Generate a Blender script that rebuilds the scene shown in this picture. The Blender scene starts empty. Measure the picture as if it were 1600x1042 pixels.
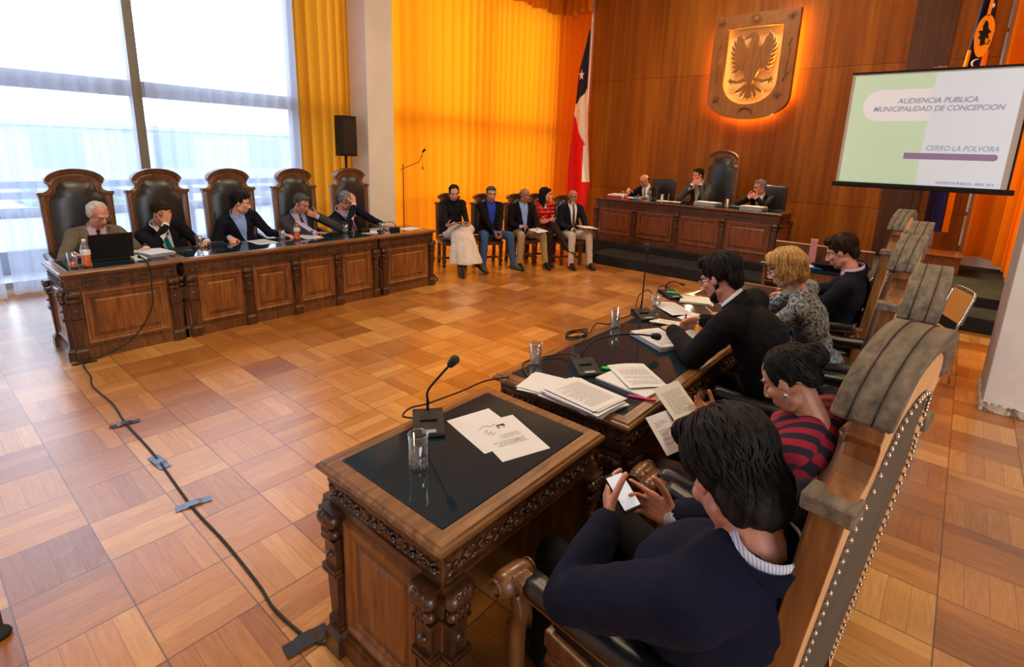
import bpy, bmesh, math, random
from mathutils import Vector, Matrix, noise
from mathutils.bvhtree import BVHTree
random.seed(7)
PI = math.pi
SC = bpy.context.scene
COL = SC.collection
R = math.radians
V = Vector

# ------------------------------------------------------------------ materials
def mat(name, col, rough=.5, metal=0, **k):
    m = bpy.data.materials.new(name); m.use_nodes = True
    b = m.node_tree.nodes['Principled BSDF']
    b.inputs['Base Color'].default_value = (*col, 1)
    b.inputs['Roughness'].default_value = rough
    b.inputs['Metallic'].default_value = metal
    for kk, v in k.items():
        b.inputs[kk.replace('_', ' ')].default_value = v
    return m

def nodes(m):
    return m.node_tree.nodes, m.node_tree.links, m.node_tree.nodes['Principled BSDF']

class NT:
    """tiny helper to chain nodes"""
    def __init__(s, m): s.n, s.l, s.b = nodes(m)
    def new(s, t, **k):
        x = s.n.new(t)
        for a, b in k.items(): setattr(x, a, b)
        return x
    def math(s, op, a, b=0.0, c=None):
        x = s.n.new('ShaderNodeMath'); x.operation = op
        for i, v in enumerate((a, b) if c is None else (a, b, c)):
            if isinstance(v, (int, float)): x.inputs[i].default_value = v
            else: s.l.new(v, x.inputs[i])
        return x.outputs[0]
    def comb(s, x, y, z=0.0):
        c = s.n.new('ShaderNodeCombineXYZ')
        for i, v in enumerate((x, y, z)):
            if isinstance(v, (int, float)): c.inputs[i].default_value = v
            else: s.l.new(v, c.inputs[i])
        return c.outputs[0]
    def ramp(s, fac, stops):
        r = s.n.new('ShaderNodeValToRGB'); e = r.color_ramp.elements
        while len(e) < len(stops): e.new(.5)
        for el, (p, c) in zip(e, stops): el.position = p; el.color = (*c, 1)
        s.l.new(fac, r.inputs[0]); return r.outputs[0]
    def mix(s, fac, a, b, mode='MIX'):
        x = s.n.new('ShaderNodeMix'); x.data_type = 'RGBA'; x.blend_type = mode
        for i, v in ((0, fac), (6, a), (7, b)):
            if isinstance(v, (int, float)): x.inputs[i].default_value = v
            elif isinstance(v, tuple): x.inputs[i].default_value = (*v, 1)
            else: s.l.new(v, x.inputs[i])
        return x.outputs[2]
    def noise(s, vec, scale, detail=3, rough=.5):
        x = s.n.new('ShaderNodeTexNoise'); x.inputs['Scale'].default_value = scale
        x.inputs['Detail'].default_value = detail; x.inputs['Roughness'].default_value = rough
        if vec is not None: s.l.new(vec, x.inputs['Vector'])
        return x.outputs['Fac']
    def mapping(s, vec, sc=(1, 1, 1), rot=(0, 0, 0)):
        x = s.n.new('ShaderNodeMapping'); x.inputs['Scale'].default_value = sc; x.inputs['Rotation'].default_value = rot
        s.l.new(vec, x.inputs['Vector']); return x.outputs[0]
    def bump(s, h, st=.3, dist=.01):
        x = s.n.new('ShaderNodeBump'); x.inputs['Strength'].default_value = st; x.inputs['Distance'].default_value = dist
        s.l.new(h, x.inputs['Height']); s.l.new(x.outputs[0], s.b.inputs['Normal'])
    def obj(s): return s.n.new('ShaderNodeTexCoord').outputs['Object']
    def pos(s): return s.n.new('ShaderNodeNewGeometry').outputs['Position']
    def col(s, c): s.l.new(c, s.b.inputs['Base Color'])

def wood(name, dark, mid, light, rough=.4, scale=(14, 14, 1.6), bump=.15, coat=0.0):
    m = mat(name, mid, rough, Coat_Weight=coat, Coat_Roughness=.15)
    t = NT(m); o = t.mapping(t.obj(), scale)
    n = t.noise(o, 2.2, 6, .62); n2 = t.noise(t.obj(), 2.0, 2)
    f = t.math('ADD', t.math('MULTIPLY', n, .8), t.math('MULTIPLY', n2, .25))
    t.col(t.ramp(f, [(.32, dark), (.52, mid), (.74, light)]))
    t.bump(n, bump, .004)
    return m

def cloth(name, col, rough=.9, scale=260, var=.25, sheen=0):
    m = mat(name, col, rough, Specular_IOR_Level=.2)
    t = NT(m); n = t.noise(t.obj(), scale, 2)
    big = t.noise(t.obj(), 5, 2)
    f = t.math('ADD', t.math('MULTIPLY', n, .6), t.math('MULTIPLY', big, .4))
    lo = tuple(c * (1 - var) for c in col); hi = tuple(min(1, c * (1 + var)) for c in col)
    t.col(t.ramp(f, [(.35, lo), (.65, hi)]))
    t.bump(big, .25, .02)
    return m

def stripes(name, a, b, freq, axis=(1, 0, 0), rough=.9, soft=.1, warp=0):
    m = mat(name, a, rough); t = NT(m)
    o = t.obj(); sp = t.new('ShaderNodeSeparateXYZ'); t.l.new(o, sp.inputs[0])
    s = None
    for i, w in enumerate(axis):
        if w:
            q = t.math('MULTIPLY', sp.outputs[i], float(w)); s = q if s is None else t.math('ADD', s, q)
    if warp: s = t.math('ADD', s, t.math('MULTIPLY', t.noise(o, 6), warp))
    w = t.math('SINE', t.math('MULTIPLY', s, freq * 2 * PI))
    t.col(t.ramp(t.math('ADD', t.math('MULTIPLY', w, .5), .5), [(.5 - soft, a), (.5 + soft, b)]))
    return m

def leather(name, col=(.012, .012, .014), rough=.32):
    m = mat(name, col, rough, Specular_IOR_Level=.6); t = NT(m)
    v = t.new('ShaderNodeTexVoronoi'); v.inputs['Scale'].default_value = 420; t.l.new(t.obj(), v.inputs[0])
    n = t.noise(t.obj(), 9, 4)
    t.bump(t.math('ADD', t.math('MULTIPLY', v.outputs[0], .3), n), .10, .008)
    return m

M = {}
M['oak'] = wood('carved_oak', (.035, .012, .004), (.13, .047, .013), (.27, .105, .03), .38, coat=.25)
M['oak_dark'] = wood('dark_carving_oak', (.018, .007, .003), (.062, .022, .008), (.15, .06, .02), .33, coat=.3)
M['oak_panel'] = wood('oak_panel', (.06, .018, .004), (.21, .070, .014), (.36, .135, .028), .36, coat=.3)
M['oak_bench'] = wood('red_oak', (.035, .009, .003), (.11, .029, .008), (.20, .060, .015), .33, coat=.3)
M['oak_bench_panel'] = wood('red_oak_panel', (.055, .013, .003), (.18, .046, .010), (.28, .085, .018), .33, coat=.3)
M['oak_rim'] = wood('oak_rim', (.06, .024, .008), (.20, .085, .026), (.36, .17, .06), .34, (2.2, 20, 20), coat=.35)
M['worn'] = wood('weathered_crest_wood', (.055, .040, .026), (.145, .108, .072), (.25, .195, .135), .7, (3, 22, 22), .3)
M['stile'] = wood('stile_side_wood', (.07, .024, .007), (.20, .078, .020), (.33, .145, .045), .4, coat=.2)
M['pale'] = wood('pale_raw_wood', (.50, .23, .085), (.70, .38, .165), (.80, .50, .25), .6)
M['chairwood'] = wood('chair_frame_wood', (.045, .016, .006), (.14, .055, .018), (.24, .10, .036), .35, coat=.25)
M['leather'] = leather('black_leather')
M['leather_back'] = leather('padded_black_leather', (.014, .015, .017), .3)
M['glass_top'] = mat('dark_glass_table_top', (.010, .022, .032), .06, Specular_IOR_Level=.55, Coat_Weight=.2, Coat_Roughness=.02)
M['backcloth'] = cloth('grey_brown_backing', (.105, .088, .066), .75)
M['nail'] = mat('nickel_nail', (.5, .48, .44), .3, 1)
M['chrome'] = mat('chrome', (.75, .74, .72), .12, 1)
M['brass'] = mat('brass', (.6, .42, .16), .3, 1)
M['black'] = mat('black_plastic', (.007, .007, .008), .5, Specular_IOR_Level=.25)
M['rubber'] = mat('black_rubber', (.01, .01, .01), .7)
M['grey'] = mat('grey_plastic', (.32, .33, .32), .45)
M['greylight'] = mat('pale_grey_plastic', (.55, .57, .54), .5)
M['paper'] = mat('white_paper', (.68, .68, .73), .7)
M['paper2'] = mat('cream_paper', (.66, .65, .60), .7)
M['ink'] = mat('grey_print', (.10, .10, .12), .8)
M['ink2'] = mat('blue_ink', (.12, .14, .35), .8)
M['green'] = mat('green_plastic', (.02, .75, .10), .35)
M['pink'] = mat('pink_plastic', (.8, .03, .22), .35)
M['red'] = mat('red_card', (.55, .02, .04), .5)
M['blue'] = mat('blue_plastic', (.03, .22, .75), .4)
M['tape_blue'] = mat('blue_tape', (.14, .20, .42), .3)
M['tape_black'] = mat('black_tape', (.018, .018, .022), .32)
M['white'] = mat('white_plastic', (.8, .8, .8), .4)
M['metal_dark'] = mat('dark_metal', (.05, .05, .05), .35, .8)
M['gold'] = mat('yellow_metal', (.55, .38, .08), .35, .8)

def glassy(name, tint=(1, 1, 1), rough=0.0, refl=.14):
    """thin clear glass: lets light and sight straight through, with reflections that grow at the edges"""
    m = bpy.data.materials.new(name); m.use_nodes = True
    n, l = m.node_tree.nodes, m.node_tree.links; n.clear()
    o = n.new('ShaderNodeOutputMaterial'); mx = n.new('ShaderNodeMixShader'); t = n.new('ShaderNodeBsdfTransparent')
    g = n.new('ShaderNodeBsdfGlossy'); lw = n.new('ShaderNodeLayerWeight'); mp = n.new('ShaderNodeMath')
    t.inputs[0].default_value = (*tint, 1); g.inputs[1].default_value = rough
    lw.inputs[0].default_value = .45; mp.operation = 'MULTIPLY_ADD'; mp.inputs[1].default_value = .48; mp.inputs[2].default_value = refl * .4
    l.new(lw.outputs['Facing'], mp.inputs[0]); l.new(mp.outputs[0], mx.inputs[0]); l.new(t.outputs[0], mx.inputs[1]); l.new(g.outputs[0], mx.inputs[2])
    l.new(mx.outputs[0], o.inputs[0]); return m
M['glass'] = glassy('clear_drinking_glass', (.985, .99, .99), refl=.25)
M['pane'] = glassy('window_pane', (.97, .98, 1), refl=.03)
M['lens'] = glassy('spectacle_lens', (.9, .92, .95), refl=.1)
M['water'] = glassy('water', (.97, .985, .985), refl=.16)
M['orange_drink'] = mat('orange_drink', (.95, .17, .01), .15, Emission_Strength=0.0)
M['bottle_label'] = mat('bottle_label', (.75, .72, .70), .5)

def sheer_mat():
    m = bpy.data.materials.new('sheer_white_curtain'); m.use_nodes = True
    n, l = m.node_tree.nodes, m.node_tree.links; n.clear()
    o = n.new('ShaderNodeOutputMaterial'); mx = n.new('ShaderNodeMixShader'); mx2 = n.new('ShaderNodeMixShader')
    t = n.new('ShaderNodeBsdfTransparent'); d = n.new('ShaderNodeBsdfDiffuse'); tr = n.new('ShaderNodeBsdfTranslucent')
    lw = n.new('ShaderNodeLayerWeight'); lw.inputs[0].default_value = .5
    r = n.new('ShaderNodeMapRange'); r.inputs[3].default_value = .60; r.inputs[4].default_value = .98
    t.inputs[0].default_value = (.97, .98, 1, 1); d.inputs[0].default_value = (.74, .80, .92, 1); tr.inputs[0].default_value = (.56, .66, .86, 1)
    mx2.inputs[0].default_value = .55
    l.new(lw.outputs['Facing'], r.inputs[0]); l.new(r.outputs[0], mx.inputs[0])
    l.new(t.outputs[0], mx.inputs[1]); l.new(d.outputs[0], mx2.inputs[1]); l.new(tr.outputs[0], mx2.inputs[2]); l.new(mx2.outputs[0], mx.inputs[2])
    l.new(mx.outputs[0], o.inputs[0]); return m
M['sheer'] = sheer_mat()

def drape_mat(name, col, tcol, fac):
    m = bpy.data.materials.new(name); m.use_nodes = True
    n, l = m.node_tree.nodes, m.node_tree.links; n.clear()
    o = n.new('ShaderNodeOutputMaterial'); mx = n.new('ShaderNodeMixShader')
    d = n.new('ShaderNodeBsdfDiffuse'); tr = n.new('ShaderNodeBsdfTranslucent')
    d.inputs[0].default_value = (*col, 1); tr.inputs[0].default_value = (*tcol, 1); mx.inputs[0].default_value = fac
    l.new(d.outputs[0], mx.inputs[1]); l.new(tr.outputs[0], mx.inputs[2]); l.new(mx.outputs[0], o.inputs[0]); return m
M['orange'] = drape_mat('orange_curtain', (.85, .27, .010), (1.0, .285, .006), .5)
M['orange_side'] = drape_mat('mustard_curtain', (.62, .27, .022), (.78, .33, .02), .3)
M['orange_heavy'] = drape_mat('orange_valance', (.55, .17, .010), (.7, .2, .01), .2)

# ------------------------------------------------------------------ mesh builder
class MB:
    def __init__(s): s.v = []; s.f = []; s.m = []; s.M = Matrix.Identity(4); s.sm = []
    def add(s, vs, fs, mi=0, smooth=False):
        n = len(s.v); s.v += [s.M @ V(v) for v in vs]
        s.f += [tuple(i + n for i in f) for f in fs]; s.m += [mi] * len(fs); s.sm += [smooth] * len(fs)
    def merge(s, o, T=None, mi=None):
        n = len(s.v); T = s.M @ T if T is not None else s.M
        s.v += [T @ v for v in o.v]; s.f += [tuple(i + n for i in f) for f in o.f]
        s.m += o.m if mi is None else [mi] * len(o.f); s.sm += o.sm
    def box(s, c, d, mi=0, T=None):
        x, y, z = [k / 2 for k in d]; c = V(c)
        vs = [V((sx * x, sy * y, sz * z)) for sz in (-1, 1) for sy in (-1, 1) for sx in (-1, 1)]
        vs = [(T @ v if T is not None else v) + c for v in vs]
        s.add(vs, [(0, 2, 3, 1), (4, 5, 7, 6), (0, 1, 5, 4), (2, 6, 7, 3), (0, 4, 6, 2), (1, 3, 7, 5)], mi)
    def ext(s, x0, x1, y0, y1, z0, z1, mi=0):
        s.box(((x0 + x1) / 2, (y0 + y1) / 2, (z0 + z1) / 2), (x1 - x0, y1 - y0, z1 - z0), mi)
    def loops(s, rings, mi=0, close=True, cap0=True, cap1=True, smooth=True):
        """skin a list of equal-length vertex rings"""
        n = len(rings[0]); vs = [p for r in rings for p in r]; fs = []
        for i in range(len(rings) - 1):
            for j in range(n if close else n - 1):
                k = (j + 1) % n; fs.append((i * n + j, i * n + k, (i + 1) * n + k, (i + 1) * n + j))
        b = (len(rings) - 1) * n
        s.add(vs, fs, mi, smooth)
        caps = []
        if cap0: caps.append(tuple(range(n))[::-1])
        if cap1: caps.append(tuple(b + j for j in range(n)))
        if caps:
            n0 = len(s.v) - len(vs)
            for c in caps: s.f.append(tuple(i + n0 for i in c)); s.m.append(mi); s.sm.append(False)
    def lathe(s, prof, c=(0, 0, 0), seg=20, mi=0, T=None, smooth=True, flute=None):
        c = V(c); rings = []
        for r, z in prof:
            ring = []
            for j in range(seg):
                a = 2 * PI * j / seg; q = V((r * math.cos(a), r * math.sin(a), z)); ring.append((T @ q if T is not None else q) + c)
            rings.append(ring)
        s.loops(rings, mi, True, prof[0][0] > 1e-5, prof[-1][0] > 1e-5, smooth)
    def tube(s, pts, rad, seg=10, mi=0, cap=True, closed=False):
        pts = [V(p) for p in pts]; n = len(pts)
        if not hasattr(rad, '__len__'): rad = [rad] * n
        up = None; rings = []
        for i, p in enumerate(pts):
            d = (pts[(i + 1) % n] - pts[i - 1]) if closed else (pts[min(i + 1, n - 1)] - pts[max(i - 1, 0)])
            d.normalize()
            if up is None: up = d.orthogonal().normalized()
            else: up = (up - d * up.dot(d)).normalized()
            w = d.cross(up)
            rings.append([p + (up * math.cos(2 * PI * j / seg) + w * math.sin(2 * PI * j / seg)) * rad[i] for j in range(seg)])
        if closed: rings.append(rings[0])
        s.loops(rings, mi, True, cap and not closed, cap and not closed)
    def ell(s, c, r, B=None, seg=16, rings=10, mi=0):
        c = V(c); rr = []
        for i in range(rings + 1):
            t = PI * i / rings; z = -math.cos(t); q = max(math.sin(t), 1e-3)
            ring = []
            for j in range(seg):
                a = 2 * PI * j / seg; p = V((r[0] * q * math.cos(a), r[1] * q * math.sin(a), r[2] * z))
                ring.append(c + (B @ p if B is not None else p))
            rr.append(ring)
        s.loops(rr, mi)
    def cap(s, p0, r0, p1, r1, seg=12, mi=0, flat=None):
        """tapered capsule; flat=(axis, factor) squashes the section along an axis"""
        p0 = V(p0); p1 = V(p1); d = p1 - p0; L = d.length
        if L < 1e-6: d = V((0, 0, 1))
        d = d.normalized(); u = d.orthogonal().normalized(); w = d.cross(u); rr = []
        for i in range(5):
            a = PI / 2 * (1 - i / 4); rr.append((p0 - d * r0 * math.sin(a), r0 * max(math.cos(a), 1e-3)))
        for i in range(5):
            a = PI / 2 * i / 4; rr.append((p1 + d * r1 * math.sin(a), r1 * max(math.cos(a), 1e-3)))
        rings = []
        for c, r in rr:
            ring = []
            for j in range(seg):
                a = 2 * PI * j / seg; q = (u * math.cos(a) + w * math.sin(a)) * r
                if flat: ax, k = flat; q = q - ax * q.dot(ax) * (1 - k)
                ring.append(c + q)
            rings.append(ring)
        s.loops(rings, mi)
    def prism(s, poly, T, d, mi=0, mi_side=None, mi_back=None):
        """poly in 2-D, mapped by T (4x4: x,y -> plane), extruded from z=0 to z=d"""
        n = len(poly); vs = [T @ V((x, y, 0)) for x, y in poly] + [T @ V((x, y, d)) for x, y in poly]
        s.add(vs, [tuple(range(n, 2 * n))], mi)
        s.add(vs, [tuple(range(n))[::-1]], mi if mi_back is None else mi_back)
        s.add(vs, [(j, (j + 1) % n, n + (j + 1) % n, n + j) for j in range(n)], mi if mi_side is None else mi_side)
    def rectmould(s, x0, x1, z0, z1, prof, T, mi=0, fill=True):
        """nested rectangle loops: prof = [(inset, height)]; T maps (x, z, height)"""
        rings = []
        for i, h in prof:
            rings.append([T @ V(p) for p in ((x0 + i, z0 + i, h), (x1 - i, z0 + i, h), (x1 - i, z1 - i, h), (x0 + i, z1 - i, h))])
        s.loops(rings, mi, True, False, fill, False)

def link(name, me, mats, parent=None):
    o = bpy.data.objects.new(name, me); COL.objects.link(o)
    for m in (mats if isinstance(mats, (list, tuple)) else [mats]): me.materials.append(m if not isinstance(m, str) else M[m])
    if parent is not None: o.parent = parent
    return o

def obj(name, mb, mats, parent=None, bevel=0, smooth=None, loc=None, seg=2):
    me = bpy.data.meshes.new(name); me.from_pydata([tuple(v) for v in mb.v], [], mb.f)
    me.polygons.foreach_set('material_index', mb.m)
    me.polygons.foreach_set('use_smooth', mb.sm if smooth is None else [smooth] * len(mb.f))
    me.validate(); bm = bmesh.new(); bm.from_mesh(me); bmesh.ops.recalc_face_normals(bm, faces=bm.faces); bm.to_mesh(me); bm.free()
    o = link(name, me, mats, parent)
    if bevel:
        b = o.modifiers.new('bevel', 'BEVEL'); b.width = bevel; b.segments = seg; b.limit_method = 'ANGLE'; b.angle_limit = R(35)
    if loc is not None: o.location = loc
    return o

def tag(o, label, cat, group=None):
    o['label'] = label; o['category'] = cat
    if group: o['group'] = group
    return o
def thing(name, label, cat, loc=(0, 0, 0), rotz=0, group=None):
    o = bpy.data.objects.new(name, None); COL.objects.link(o); o.empty_display_size = .1
    o.location = loc; o.rotation_euler = (0, 0, rotz)
    return tag(o, label, cat, group)
def struct(name, mb, mats, parent=None, **k):
    o = obj(name, mb, mats, parent, **k)
    if parent is None: o['kind'] = 'structure'
    return o
def dup(root, loc, rotz, label, group=None, scale=None):
    r = root.copy(); COL.objects.link(r); r.location = loc; r.rotation_euler = (0, 0, rotz); r['label'] = label
    if scale: r.scale = scale
    if group: r['group'] = group
    for ch in list(root.children):
        c = ch.copy(); COL.objects.link(c); c.parent = r
        for g in ch.children:
            d = g.copy(); COL.objects.link(d); d.parent = c
    return r
def TT(o, x, y, z):
    """4x4 with the given axes as columns"""
    m = Matrix.Identity(4)
    for i, a in enumerate((x, y, z)):
        for j in range(3): m[j][i] = a[j]
    for j in range(3): m[j][3] = o[j]
    return m
def arc(cx, cy, rx, ry, a0, a1, n):
    return [(cx + rx * math.cos(R(a0 + (a1 - a0) * i / n)), cy + ry * math.sin(R(a0 + (a1 - a0) * i / n))) for i in range(n + 1)]
def bez(pts, n=12):
    """smooth Catmull-Rom through the points"""
    P = [V(p) for p in pts]; P = [P[0] * 2 - P[1]] + P + [P[-1] * 2 - P[-2]]; out = []
    for i in range(1, len(P) - 2):
        for k in range(n):
            t = k / n; a, b, c, d = P[i - 1:i + 3]
            out.append(.5 * ((2 * b) + (c - a) * t + (2 * a - 5 * b + 4 * c - d) * t * t + (3 * b - a - 3 * c + d) * t ** 3))
    out.append(P[-2]); return out

def remesh(mb, voxel, it=4, noise_amp=0):
    me = bpy.data.meshes.new('tmp'); me.from_pydata([tuple(v) for v in mb.v], [], mb.f)
    bm = bmesh.new(); bm.from_mesh(me); bmesh.ops.recalc_face_normals(bm, faces=bm.faces); bm.to_mesh(me); bm.free()
    o = bpy.data.objects.new('tmp', me); COL.objects.link(o)
    r = o.modifiers.new('r', 'REMESH'); r.mode = 'VOXEL'; r.voxel_size = voxel
    if it: q = o.modifiers.new('s', 'SMOOTH'); q.factor = .5; q.iterations = it
    dg = bpy.context.evaluated_depsgraph_get()
    out = bpy.data.meshes.new_from_object(o.evaluated_get(dg))
    bpy.data.objects.remove(o); bpy.data.meshes.remove(me)
    out.polygons.foreach_set('use_smooth', [True] * len(out.polygons))
    return out

X3, Y3, Z3 = V((1, 0, 0)), V((0, 1, 0)), V((0, 0, 1))
def face(o, ax, up, out): return TT(o, ax, up, out)          # maps (along, height, outward)
# ------------------------------------------------------------------ people
def skin(name, c, lip):
    m = mat(name, c, .48, Subsurface_Weight=.12, Subsurface_Scale=.02)
    m.node_tree.nodes['Principled BSDF'].inputs['Subsurface Radius'].default_value = (1, .35, .2)
    t = NT(m); n = t.noise(t.obj(), 24, 3)
    t.col(t.ramp(n, [(.3, tuple(k * .86 for k in c)), (.7, tuple(min(1, k * 1.1) for k in c))]))
    return m, mat(name + '_lips', lip, .45)
SK = {'fair': skin('fair_skin', (.66, .33, .225), (.48, .16, .13)),
      'tan': skin('tan_skin', (.52, .235, .135), (.36, .12, .09)),
      'brown': skin('brown_skin', (.34, .145, .08), (.22, .075, .055)),
      'rosy': skin('rosy_skin', (.62, .27, .18), (.46, .13, .11))}
def hairmat(name, c, hi):
    m = mat(name, c, .5, Specular_IOR_Level=.12); t = NT(m)
    n = t.noise(t.mapping(t.obj(), (90, 90, 14)), 1, 3)
    t.col(t.ramp(n, [(.35, c), (.7, hi)])); t.bump(n, .5, .004); return m
HM = {'black': hairmat('black_hair', (.006, .005, .005), (.022, .018, .016)),
      'brown': hairmat('dark_brown_hair', (.016, .008, .005), (.05, .024, .014)),
      'grey': hairmat('grey_hair', (.12, .12, .125), (.34, .34, .35)),
      'salt': hairmat('salt_and_pepper_hair', (.03, .03, .032), (.15, .15, .155)),
      'white': hairmat('white_hair', (.50, .48, .46), (.78, .76, .74)),
      'blond': hairmat('blond_hair', (.30, .14, .035), (.66, .42, .16))}
M['eyewhite'] = mat('eye_white', (.75, .72, .68), .2)
M['iris'] = mat('dark_iris', (.02, .012, .008), .1)

def ik(a, b, l1, l2, pole):
    d = b - a; L = min(d.length, (l1 + l2) * .999); n = d.normalized()
    x = (l1 * l1 - l2 * l2 + L * L) / (2 * L); h = math.sqrt(max(l1 * l1 - x * x, 0))
    p = pole - n * pole.dot(n); p.normalize()
    return a + n * x + p * h

def hand(mb, w, d, n, side, curl=.35, spread=1.0, k=1.0, thumb=1.0, point=False):
    """palm, four jointed fingers and a thumb; w wrist, d finger direction, n the way the palm faces"""
    d = d.normalized(); n = (n - d * n.dot(d)).normalized()
    t = d.cross(n) * (1 if side == 'R' else -1)                     # towards the thumb
    fl = (n, .62)
    for x in (.028, .010, -.009, -.026):
        mb.cap(w + t * x * .55 * k - d * .005, .019 * k, w + d * .082 * k + t * x * k, .0135 * k, 10, flat=fl)
    for i, (x, L) in enumerate(((.030, .070), (.0105, .079), (-.0095, .073), (-.028, .057))):
        p = w + d * (.086 - .005 * abs(i - 1)) * k + t * x * k
        dd = (d + t * x * 2.2 * spread).normalized(); c = curl * (1 + .12 * i)
        if point and i == 0: c = .12
        r = .0088 * k
        for j, fr in enumerate((.45, .31, .26)):
            ax = n.cross(dd).normalized()
            a = c * (.75 if j == 0 else 1.0)
            dd = (dd * math.cos(a) + n * math.sin(a)).normalized()
            q = p + dd * L * fr * k; mb.cap(p, r, q, r * .9, 10); p = q; r *= .9
            n2 = n
    p = w + d * .022 * k + t * .030 * k; dd = (t * .8 * thumb + d * .75 + n * .35).normalized()
    mb.cap(w + d * .012 * k + t * .012 * k, .017 * k, p, .0135 * k, 10)
    for j, L in enumerate((.042, .034, .026)):
        q = p + dd * L * k; mb.cap(p, (.0125 - .0012 * j) * k, q, (.0113 - .0012 * j) * k, 10); p = q
        dd = (dd + d * .35 + n * .2 * (1 + curl)).normalized()

def head_prims(mb, P, k, B):
    e = lambda c, r: mb.ell(P(*c), [q * k for q in r], B, 18, 12)
    c = lambda a, ra, b, rb: mb.cap(P(*a), ra * k, P(*b), rb * k, 10)
    e((0, -.012, .035), (.075, .094, .081)); e((0, .024, -.035), (.059, .066, .083))
    e((0, .052, -.093), (.027, .026, .022)); e((0, .0, -.062), (.055, .06, .045))
    c((0, .086, .012), .008, (0, .106, -.024), .011); e((0, .104, -.030), (.012, .013, .011))
    for s in (-1, 1):
        e((s * .013, .094, -.034), (.009, .010, .008)); e((s * .040, .058, -.020), (.022, .022, .022))
        c((s * .012, .083, .026), .010, (s * .040, .070, .028), .009)
        e((s * .079, -.008, -.002), (.0075, .016, .027)); c((s * .074, .004, -.004), .012, (s * .076, -.004, -.012), .012)
        c((s * .03, .03, -.085), .022, (s * .052, -.005, -.06), .022)
    c((-.017, .083, -.059), .0075, (.017, .083, -.059), .0075); c((-.014, .081, -.069), .0085, (.014, .081, -.069), .0085)

HAIR = {
 'short': [((0, -.027, .047), (.081, .096, .080)), ((.062, -.026, .024), (.020, .050, .046)), ((-.062, -.026, .024), (.020, .050, .046)), ((0, -.074, -.006), (.060, .032, .056)), ((0, .040, .096), (.054, .034, .020))],
 'thick': [((0, -.031, .056), (.089, .104, .087)), ((.065, -.030, .036), (.023, .056, .050)), ((-.065, -.030, .036), (.023, .056, .050)), ((0, -.080, -.012), (.066, .038, .068)), ((0, .044, .103), (.060, .038, .027)), ((.03, .050, .094), (.034, .030, .018)), ((-.028, .052, .090), (.026, .026, .016))],
 'mop': [((0, -.031, .056), (.090, .106, .088)), ((.065, -.034, .034), (.025, .056, .054)), ((-.065, -.034, .034), (.025, .056, .054)), ((0, -.082, -.030), (.072, .042, .085)), ((.048, -.056, -.040), (.034, .034, .058)), ((-.048, -.056, -.040), (.034, .034, .058)), ((0, .046, .103), (.062, .040, .028)), ((.03, .052, .094), (.036, .032, .02)), ((-.04, .02, .115), (.04, .04, .02))],
 'bald': [((.066, -.034, .010), (.017, .046, .036)), ((-.066, -.034, .010), (.017, .046, .036)), ((0, -.084, .0), (.060, .026, .042)), ((.045, -.068, .008), (.028, .030, .036)), ((-.045, -.068, .008), (.028, .030, .036))],
 'receding': [((0, -.040, .046), (.079, .085, .078)), ((.064, -.028, .022), (.019, .048, .044)), ((-.064, -.028, .022), (.019, .048, .044)), ((0, -.076, -.008), (.060, .032, .056))],
 'bob': [((0, -.024, .050), (.094, .106, .086)), ((.074, -.022, -.026), (.026, .058, .078)), ((-.074, -.022, -.026), (.026, .058, .078)), ((0, -.080, -.030), (.083, .048, .084)), ((0, .050, .090), (.064, .036, .032)), ((.05, .038, .065), (.034, .032, .042)), ((-.05, .038, .065), (.034, .032, .042)), ((0, -.09, .02), (.083, .048, .066))],
 'long': [((0, -.027, .048), (.087, .099, .082)), ((.074, -.026, -.06), (.023, .052, .12)), ((-.074, -.026, -.06), (.023, .052, .12)), ((0, -.080, -.06), (.076, .040, .13)), ((.045, .042, .080), (.038, .03, .026)), ((-.045, .042, .080), (.038, .03, .026))],
 'bun': [((0, -.028, .046), (.082, .097, .080)), ((.058, -.018, .030), (.022, .054, .042)), ((-.058, -.018, .030), (.022, .054, .042)), ((0, -.078, -.002), (.060, .034, .052)), ((0, -.122, .055), (.046, .042, .044))],
 'tail': [((0, -.028, .046), (.081, .096, .079)), ((.059, -.022, .022), (.022, .054, .046)), ((-.059, -.022, .022), (.022, .054, .046)), ((0, -.078, -.010), (.060, .034, .058)), ((0, -.115, -.02), (.03, .03, .05))],
}

def torso_overlay(bvh, N, s, f, u):
    def surf(x, y, off):
        for dx in (0, .01, -.01):
            h = bvh.ray_cast(N + s * (x + dx) + u * y + f * .6, -f, .75)
            if h[0] is not None: return h[0] + f * off
        return N + s * x + u * y + f * (.06 + off)
    return surf

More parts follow.
